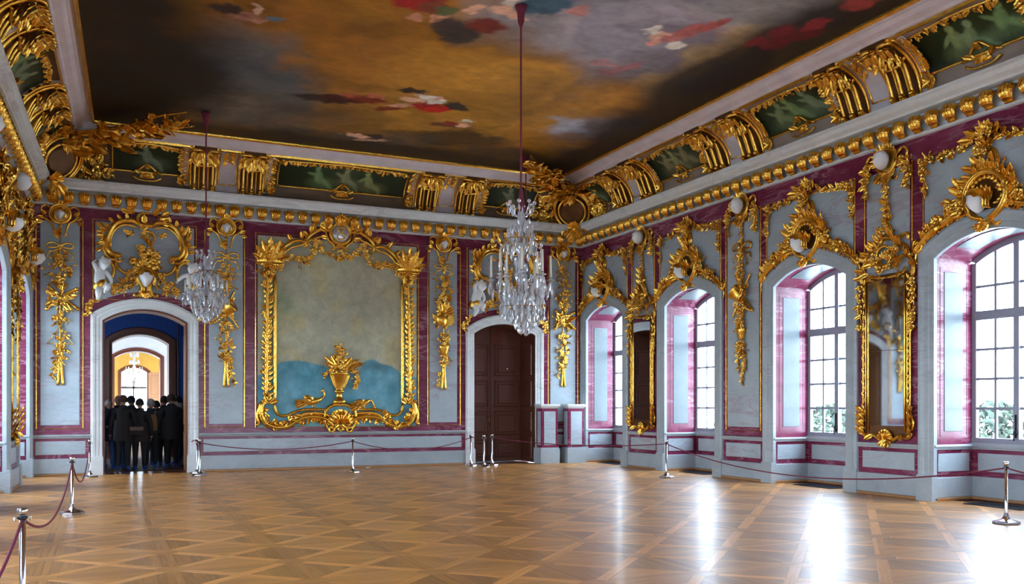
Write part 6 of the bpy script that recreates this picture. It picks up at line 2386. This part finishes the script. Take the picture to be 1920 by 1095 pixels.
def small_chandelier():
    t = thing('crystal_chandelier', 'distant bright chandelier seen through the open doorway', 'chandelier', T(1.51, 48.0, 2.6), 'crystal chandeliers')
    rs = random.Random(4)
    put('shaft', MB().lathe([(.02, 0), (.12, .2), (.05, .4), (.1, .8), (.04, 1.0), (.08, 1.5), (.02, 1.7)], 10), M_CRYS, t)
    put('cord', MB().tube([(0, 0, 1.6), (0, 0, 2.4)], .02, 5), M_ROPE, t)
    for q in range(8):
        a = 2 * PI * q / 8
        put('arm', MB().tube(spline([(0, 0, .4), (.2 * math.cos(a), .2 * math.sin(a), .3), (.36 * math.cos(a), .36 * math.sin(a), .55)], 4), .012, 5), M_CRYS, t)
        link('candle', CANDLE, t, T(.36 * math.cos(a), .36 * math.sin(a), .56))
        for z, r in ((.5, .36), (.3, .24), (1.25, .2), (1.6, .18), (.75, .3)):
            link('crystal_drop', DROP, t, T(r * math.cos(a + z), r * math.sin(a + z), z) @ RZ(rs.uniform(0, 3)) @ SC(.24, .24, .26))


small_chandelier()
# ================================================================ figures: skinned skeletons
def skin_mesh(J, bones, root, sub=2):
    """J: name -> (x, y, z, rx, ry); bones: pairs of names; one continuous smooth surface."""
    names = list(J)
    ix = {n: i for i, n in enumerate(names)}
    me = bpy.data.meshes.new('figure')
    me.from_pydata([J[n][:3] for n in names], [(ix[a], ix[b]) for a, b in bones], [])
    ob = bpy.data.objects.new('figure', me)
    COL.objects.link(ob)
    md = ob.modifiers.new('skin', 'SKIN')
    md.use_smooth_shade = True
    if not me.skin_vertices:
        me.skin_vertices.new()
    for i, n in enumerate(names):
        sv = me.skin_vertices[0].data[i]
        sv.radius = (J[n][3], J[n][4] if len(J[n]) > 4 else J[n][3])
        sv.use_root = n == root
    sb = ob.modifiers.new('sub', 'SUBSURF')
    sb.levels = sb.render_levels = sub
    bpy.context.view_layer.update()
    dg = bpy.context.evaluated_depsgraph_get()
    r = bpy.data.meshes.new_from_object(ob.evaluated_get(dg))
    bpy.data.objects.remove(ob)
    return r


def to_mb(me):
    mb = MB()
    mb.add([v.co.copy() for v in me.vertices], [tuple(p.vertices) for p in me.polygons])
    return mb


# ---- putti
CHB = [('pelvis', 'belly'), ('belly', 'chest'), ('chest', 'neck'), ('neck', 'head'), ('head', 'crown'),
       ('chest', 'sa'), ('sa', 'ea'), ('ea', 'ha'), ('ha', 'fa'), ('chest', 'sb'), ('sb', 'eb'), ('eb', 'hb'), ('hb', 'fb'),
       ('pelvis', 'pa'), ('pa', 'ka'), ('ka', 'aa'), ('aa', 'ta'), ('pelvis', 'pb'), ('pb', 'kb'), ('kb', 'ab'), ('ab', 'tb')]
CHR = dict(pelvis=(.13, .11), belly=(.135, .12), chest=(.125, .10), neck=(.055, .055), head=(.10, .10), crown=(.08, .08), sa=(.062, .06), ea=(.050, .05), ha=(.036, .034), fa=(.026, .02),
           sb=(.062, .06), eb=(.050, .05), hb=(.036, .034), fb=(.026, .02), pa=(.095, .09), ka=(.075, .07), aa=(.045, .045), ta=(.034, .03), pb=(.095, .09), kb=(.075, .07), ab=(.045, .045), tb=(.034, .03))


def putto(label, P, org, mx, drape=True, turn=0.):
    """P: joint -> (du, v, w) relative to org on the back wall."""
    s = -1 if mx else 1
    o = thing('marble_putto', label, 'statue', FB @ T(org[0], org[1], 0), 'white putti on the overdoors')
    sc = 1.0
    J = {k: (p[0] * s, p[1] - org[1], p[2], CHR[k][0] * sc, CHR[k][1] * sc) for k, p in P.items()}
    hd_ = J.pop('head')
    cr = J.pop('crown')
    bones = [b for b in CHB if 'head' not in b and 'crown' not in b]
    J['nk2'] = ((J['neck'][0] + hd_[0]) / 2, (J['neck'][1] + hd_[1]) / 2, (J['neck'][2] + hd_[2]) / 2, .055, .055)
    bones.append(('neck', 'nk2'))
    mb = to_mb(skin_mesh(J, bones, 'pelvis', 2))
    up = Vector((cr[0] - hd_[0], cr[1] - hd_[1], cr[2] - hd_[2])).normalized()
    fw = Vector((math.sin(turn * s), 0, math.cos(turn * s)))
    fw = (fw - up * fw.dot(up)).normalized()
    M = frame(hd_[:3], up.cross(fw), up, fw) @ SC(.33, .31, .33)
    hb = MB()
    hb.v, hb.f = list(head.v), list(head.f)
    mb.merge(hb, M)
    for k in range(10):                  # curls of hair
        a = 2 * PI * k / 10
        mb.ball(tuple(M @ Vector((.30 * math.cos(a), .28 + .12 * math.sin(k * 2.), .30 * math.sin(a) - .08))), .036)
    for hand, el in (('fa', 'ha'), ('fb', 'hb')):    # fingers
        h, e = Vector(J[hand][:3]), Vector(J[el][:3])
        d = (h - e).normalized()
        sd = d.orthogonal().normalized()
        for q in range(4):
            b = h + sd * (.012 * (q - 1.5))
            mb.tube([b, b + d * .03, b + d * (.05 - .006 * abs(q - 1.5)) + sd.cross(d) * .012], [.009, .008, .005], 5)
        b = h - d * .015 + sd * .022
        mb.tube([b, b + d * .02 + sd * .018, b + d * .036 + sd * .020], [.010, .008, .005], 5)
    put('body', mb, M_STUC, o, None, True)
    if drape:
        p = J['pelvis']
        dm = MB()
        rows = []
        for i, (z, r) in enumerate(((.06, .135), (.0, .165), (-.08, .17), (-.13, .15))):
            rows.append([(p[0] + r * math.cos(2 * PI * k / 20) * (1 + .05 * math.sin(k * 2.4)), p[1] + z + .035 * math.sin(2 * PI * k / 20 + .6) + .02 * math.sin(k * 3.1), p[2] + r * .85 * math.sin(2 * PI * k / 20)) for k in range(20)])
        dm.grid(rows[::-1], close_u=True)
        put('gilded_drapery', dm, M_GOLD, o, None, True)['label'] = 'gilded loin drapery'
    return o


def wp(px, py, w, org):
    u, v = bp(px, py)
    return (u - org, v, w)


oa = .02
putto('white putto raising one arm, seated left of the cartouche over the open doorway',
      {'pelvis': wp(188, 534, .22, oa), 'belly': wp(187, 524, .24, oa), 'chest': wp(188.5, 513, .23, oa), 'neck': wp(192, 504.5, .24, oa), 'head': wp(195.5, 498, .25, oa), 'crown': wp(197, 492, .24, oa),
       'sa': wp(182.5, 509, .24, oa), 'ea': wp(178, 501, .30, oa), 'ha': wp(174.5, 495, .26, oa), 'fa': wp(177, 492.5, .24, oa), 'sb': wp(199, 513, .24, oa), 'eb': wp(207.5, 525, .26, oa), 'hb': wp(209, 533, .30, oa), 'fb': wp(206, 536, .30, oa),
       'pa': wp(186, 541, .26, oa), 'ka': wp(184.5, 552, .36, oa), 'aa': wp(184, 562, .32, oa), 'ta': wp(182.5, 565, .38, oa), 'pb': wp(194, 540, .27, oa), 'kb': wp(204, 541, .42, oa), 'ab': wp(196, 550, .36, oa), 'tb': wp(198, 553, .42, oa)}, (oa, 4.4), False, True, .5)
ob_ = 1.93
putto('white putto stretching an arm to the left, partly behind the smaller chandelier',
      {'pelvis': wp(359, 540, .22, ob_), 'belly': wp(357.5, 531, .24, ob_), 'chest': wp(357, 521, .23, ob_), 'neck': wp(358, 514.5, .24, ob_), 'head': wp(359.5, 508, .25, ob_), 'crown': wp(360.5, 502, .24, ob_),
       'sa': wp(350, 519, .24, ob_), 'ea': wp(341, 521, .30, ob_), 'ha': wp(333.5, 528, .30, ob_), 'fa': wp(331.5, 531.5, .30, ob_), 'sb': wp(364, 520, .24, ob_), 'eb': wp(371, 528, .26, ob_), 'hb': wp(374, 537, .30, ob_), 'fb': wp(375, 541, .30, ob_),
       'pa': wp(362, 546, .26, ob_), 'ka': wp(366, 553, .38, ob_), 'aa': wp(372, 561, .32, ob_), 'ta': wp(374, 563, .38, ob_), 'pb': wp(354, 546, .27, ob_), 'kb': wp(350, 552, .42, ob_), 'ab': wp(356, 561, .36, ob_), 'tb': wp(353, 564, .42, ob_)}, (ob_, 4.35), False, True, -.6)
oc = 9.17
putc = {'pelvis': wp(885.5, 569, .22, oc), 'belly': wp(886.5, 560, .24, oc), 'chest': wp(888.5, 549.5, .23, oc), 'neck': wp(892, 543.5, .24, oc), 'head': wp(895.5, 538.5, .25, oc), 'crown': wp(896.5, 532.5, .24, oc),
        'sa': wp(884.5, 547, .26, oc), 'ea': wp(881, 538, .32, oc), 'ha': wp(887, 533.5, .30, oc), 'fa': wp(891, 532.5, .28, oc), 'sb': wp(897, 551, .24, oc), 'eb': wp(900, 559, .28, oc), 'hb': wp(899, 565, .34, oc), 'fb': wp(897, 567, .36, oc),
        'pa': wp(882, 574, .26, oc), 'ka': wp(885.5, 583, .36, oc), 'aa': wp(881, 592, .32, oc), 'ta': wp(879.5, 595, .38, oc), 'pb': wp(890, 573, .27, oc), 'kb': wp(897, 575, .42, oc), 'ab': wp(894.5, 583, .36, oc), 'tb': wp(897, 585.5, .42, oc)}
putto('white putto with a hand behind its head, left over the closed brown door', putc, (oc, 4.35), False, True, .8)
putto('white putto right over the closed brown door, mostly behind the large chandelier', {k: (-p[0], p[1], p[2]) for k, p in putc.items()}, (mir(oc) if False else 10.96, 4.35), False, True, -.8)


# ---- visitors
def colmat(name, c, rough=.8):
    return plain(name, c, rough, 0, .12, 12)


M_SKIN = colmat('skin', (.46, .27, .19), .55)
M_COVER = colmat('blue_shoe_cover', (.03, .10, .42), .5)
M_EYE = colmat('eye_dark', (.02, .015, .012), .3)
PB = [('pelvis', 'waist'), ('waist', 'chest'), ('chest', 'upper'), ('upper', 'neck'), ('neck', 'nk2')]
for q in 'LR':
    PB += [('upper', 's' + q), ('s' + q, 'e' + q), ('e' + q, 'w' + q), ('w' + q, 'h' + q), ('pelvis', 'p' + q), ('p' + q, 'k' + q), ('k' + q, 'a' + q), ('a' + q, 'b' + q), ('b' + q, 't' + q)]
PMATS = {}


def person(px, Y, hgt, face, coat, legs, hair, label, arms='down', bald=False, long_coat=True, stout=1.0):
    a, b, c = _ray(px, 745)
    X = a * Y / b
    k = hgt / 1.75
    t = thing('person', label, 'person', T(X, Y, 0) @ RZ(math.radians(face)), 'visitors in the open doorway')
    W = stout
    J = {'pelvis': (0, 0, .98, .165 * W, .13 * W), 'waist': (0, 0, 1.12, .155 * W, .125 * W), 'chest': (0, .01, 1.28, .165 * W, .125 * W), 'upper': (0, 0, 1.42, .125, .095), 'neck': (0, .0, 1.50, .062, .062), 'nk2': (0, .015, 1.57, .056, .058)}
    for s, q in ((-1, 'L'), (1, 'R')):
        J['s' + q] = (s * .185 * W, 0, 1.40, .074, .074)
        if arms == 'front' or (arms == 'mixed' and s < 0):
            J['e' + q] = (s * .26 * W, .02, 1.12, .062, .062)
            J['w' + q] = (s * .15, .23, 1.06, .042, .042)
            J['h' + q] = (s * .09, .29, 1.08, .034, .028)
        else:
            J['e' + q] = (s * .255 * W, -.03, 1.12, .062, .062)
            J['w' + q] = (s * .27 * W, .04, .88, .040, .040)
            J['h' + q] = (s * .265 * W, .06, .80, .036, .026)
        J['p' + q] = (s * .095, 0, .88, .120 * W, .115 * W)
        J['k' + q] = (s * .10, .015, .50, .078, .078)
        J['a' + q] = (s * .105, -.02, .10, .052, .052)
        J['b' + q] = (s * .11, .05, .05, .050, .045)
        J['t' + q] = (s * .12, .155, .042, .042, .034)
    me = skin_mesh(J, PB, 'pelvis', 2)
    mb = to_mb(me)
    zmin = min(v[2] for v in mb.v)
    mb.v = [(v[0], v[1], v[2] - zmin) for v in mb.v]
    n_body = len(mb.f)
    hb = MB()
    hb.v, hb.f = list(head.v), list(head.f)
    HM = T(0, .03, 1.645 - zmin * .5) @ RX(PI / 2) @ SC(-.235, .27, .24)
    HM = T(0, .03, 1.645) @ frame((0, 0, 0), (-1, 0, 0), (0, 0, 1), (0, 1, 0)) @ SC(.235, .27, .24)
    mb.merge(hb, HM)
    n_head = len(mb.f)
    for s, q in ((-1, 'L'), (1, 'R')):   # fingers and thumb
        h, e = Vector(J['h' + q][:3]), Vector(J['w' + q][:3])
        h.z -= zmin
        e.z -= zmin
        d = (h - e).normalized()
        sd = Vector((0, 1, 0)) if abs(d.y) < .7 else Vector((1, 0, 0))
        cu = Vector((-s, 0, 0)) if abs(d.y) < .7 else Vector((0, 0, -1))
        for i in range(4):
            b0 = h + d * .02 + sd * (.017 * (i - 1.5))
            l = (.072, .082, .078, .060)[i]
            mb.tube([b0, b0 + d * l * .55, b0 + d * l * .9 + cu * l * .35], [.010, .009, .006], 5)
        b0 = h - d * .02 + sd * .034
        mb.tube([b0, b0 + d * .025 + sd * .02, b0 + d * .055 + sd * .022], [.012, .010, .007], 5)
    mats = [coat, legs, M_SKIN, M_COVER]
    me2 = mb.mesh('body', None, True)
    for m in mats:
        me2.materials.append(m)
    hz = .70 if long_coat else .90
    hp = [Vector(J['h' + q][:3]) - Vector((0, 0, zmin)) for q in 'LR']
    for i, p in enumerate(me2.polygons):
        cc = p.center
        if i >= n_body or cc.z > 1.53 or min((cc - q).length for q in hp) < .075:
            p.material_index = 2
        elif cc.z < .115:
            p.material_index = 3
        elif cc.z < hz - .02 and not (abs(cc.x) > .2):
            p.material_index = 1
    t.matrix_basis = t.matrix_basis @ SC(k)
    bo = link('body', me2, t)
    # coat skirt / jacket hem
    sk = MB()
    rows = []
    for z, r in ((1.20, .19), (1.05, .205), (.92, .215), (hz, .225 if long_coat else .2)):
        rows.append([(r * W * math.cos(2 * PI * j / 20) * 1.05, r * W * .78 * math.sin(2 * PI * j / 20), z + .008 * math.sin(j * 2.2)) for j in range(20)])
    sk.grid(rows[::-1], close_u=True)
    put('coat', sk, coat, t, None, True)
    put('collar', MB().lathe([(.11, 1.46), (.10, 1.50), (.085, 1.545), (.075, 1.54)], 14), coat, t, None, True)
    if not bald:
        hm = MB()
        rows = []
        for i in range(8):
            th = PI * .5 * i / 7 * 1.28
            rows.append([(.099 * math.sin(th) * math.cos(2 * PI * j / 16) * 1.05, .03 + (.114 * math.sin(th) * math.sin(2 * PI * j / 16)) - .018, 1.662 + .126 * math.cos(th) + (.05 * max(0, math.sin(2 * PI * j / 16)) if i > 4 else 0)) for j in range(16)])
        hm.grid(rows, close_u=True)
        put('hair', hm, hair, t, None, True)
    for s in (-1, 1):
        put('eye', MB().ball((s * .036, .03 + .088, 1.655), .011), M_EYE, t)
        put('ear', MB().ball((s * .088, .02, 1.64), .016, .026, .036, 8, 6), M_SKIN, t, None, True)
    return t, X


BLK = colmat('black_wool', (.010, .010, .012))
BLK2 = colmat('dark_navy_cloth', (.010, .013, .026))
DKB = colmat('dark_brown_cloth', (.018, .013, .011))
JEAN = colmat('blue_denim', (.035, .07, .17))
PALE = colmat('pale_trousers', (.40, .42, .46))
GRYJ = colmat('grey_blue_jacket', (.16, .20, .28))
HB, HK, HG, HW = colmat('brown_hair', (.05, .026, .014)), colmat('black_hair', (.010, .009, .009)), colmat('grey_hair', (.26, .25, .24)), colmat('white_hair', (.5, .49, .47))
person(203, 26.0, 1.70, 200, BLK2, PALE, HW, 'white haired person at the left jamb facing us, dark coat over pale trousers', 'front', False, True)
person(222, 24.72, 1.80, 8, BLK2, JEAN, HW, 'bald person in dark navy coat and blue jeans, seen from behind', 'front', True, True)
person(231, 23.93, 1.80, -6, BLK, BLK, HB, 'person in long black coat with brown hair, from behind, second nearest to the left jamb', 'down', False, True, 1.08)
person(246, 25.2, 1.80, 15, BLK, BLK2, HK, 'black haired person half hidden between two people in black, left half of the doorway', 'front', False, True)
_, bx = person(262, 24.02, 1.72, -4, BLK, BLK, HK, 'person with round black hair and a brown shoulder bag, from behind', 'mixed', False, True)
_, kx = person(283, 24.5, 1.72, 5, BLK2, BLK, HG, 'grey haired person carrying a tan backpack, from behind', 'front', False, False)
person(293, 25.75, 1.68, 0, BLK, BLK2, HK, 'short dark haired person in the gap behind the tan backpack', 'front', False, True)
person(308, 25.3, 1.80, -10, DKB, BLK, HB, 'brown haired person half hidden behind the broad person on the right', 'front', False, True)
person(321, 24.55, 1.84, 10, BLK, BLK, HB, 'tall broad person in black with brown hair near the right jamb, from behind', 'down', False, True, 1.2)
person(335, 26.3, 1.80, 75, BLK, BLK2, HK, 'dark haired person in profile looking left at the right jamb', 'front', False, True)
person(339, 24.85, 1.62, 20, GRYJ, JEAN, HG, 'small person in grey blue jacket squeezed against the right jamb', 'mixed', False, False)
M_TAN = colmat('tan_canvas', (.20, .11, .035))
bg_ = thing('backpack', 'tan backpack on the back of the grey haired person', 'backpack', T(kx, 24.5 - .235, 1.16))
mb = MB()
rows = []
for i, (z, sx, sy) in enumerate(((-.21, .10, .06), (-.19, .135, .085), (-.02, .145, .10), (.14, .13, .09), (.20, .08, .05))):
    rows.append([(sx * math.copysign(abs(math.cos(2 * PI * j / 16)) ** .6, math.cos(2 * PI * j / 16)), sy * math.copysign(abs(math.sin(2 * PI * j / 16)) ** .6, math.sin(2 * PI * j / 16)), z) for j in range(16)])
mb.grid(rows, close_u=True)
mb.f += [tuple(range(15, -1, -1)), tuple(64 + j for j in range(16))]
put('pack', mb, M_TAN, bg_, None, True)
put('pocket', MB().lathe([(.01, -.15), (.085, -.15), (.09, -.02), (.07, .02), (.01, .02)], 12), M_TAN, bg_, T(0, -.06, 0) @ SC(1, .6, 1), True)
for sx in (-1, 1):
    put('strap', MB().tube(spline([(sx * .08, .04, .18), (sx * .10, .12, .27), (sx * .10, .22, .25)], 5), .018, 6, .5), M_TAN, bg_, None, True)
sb_ = thing('shoulder_bag', 'brown shoulder bag hanging behind the person with round black hair', 'bag', T(bx - .08, 24.02 - .24, .98))
put('bag_body', MB().box(-.16, .16, -.05, .05, -.11, .09).box(-.155, .155, -.058, -.05, -.02, .092), DKB, sb_)
put('bag_strap', MB().tube(spline([(-.15, 0, .08), (-.05, .08, .36), (.12, .18, .52), (.2, .26, .50)], 5), .012, 6), DKB, sb_, None, True)
put('bag_flap', MB().box(-.15, .15, -.066, -.058, .0, .085), colmat('brown_leather', (.09, .035, .016), .5), sb_)
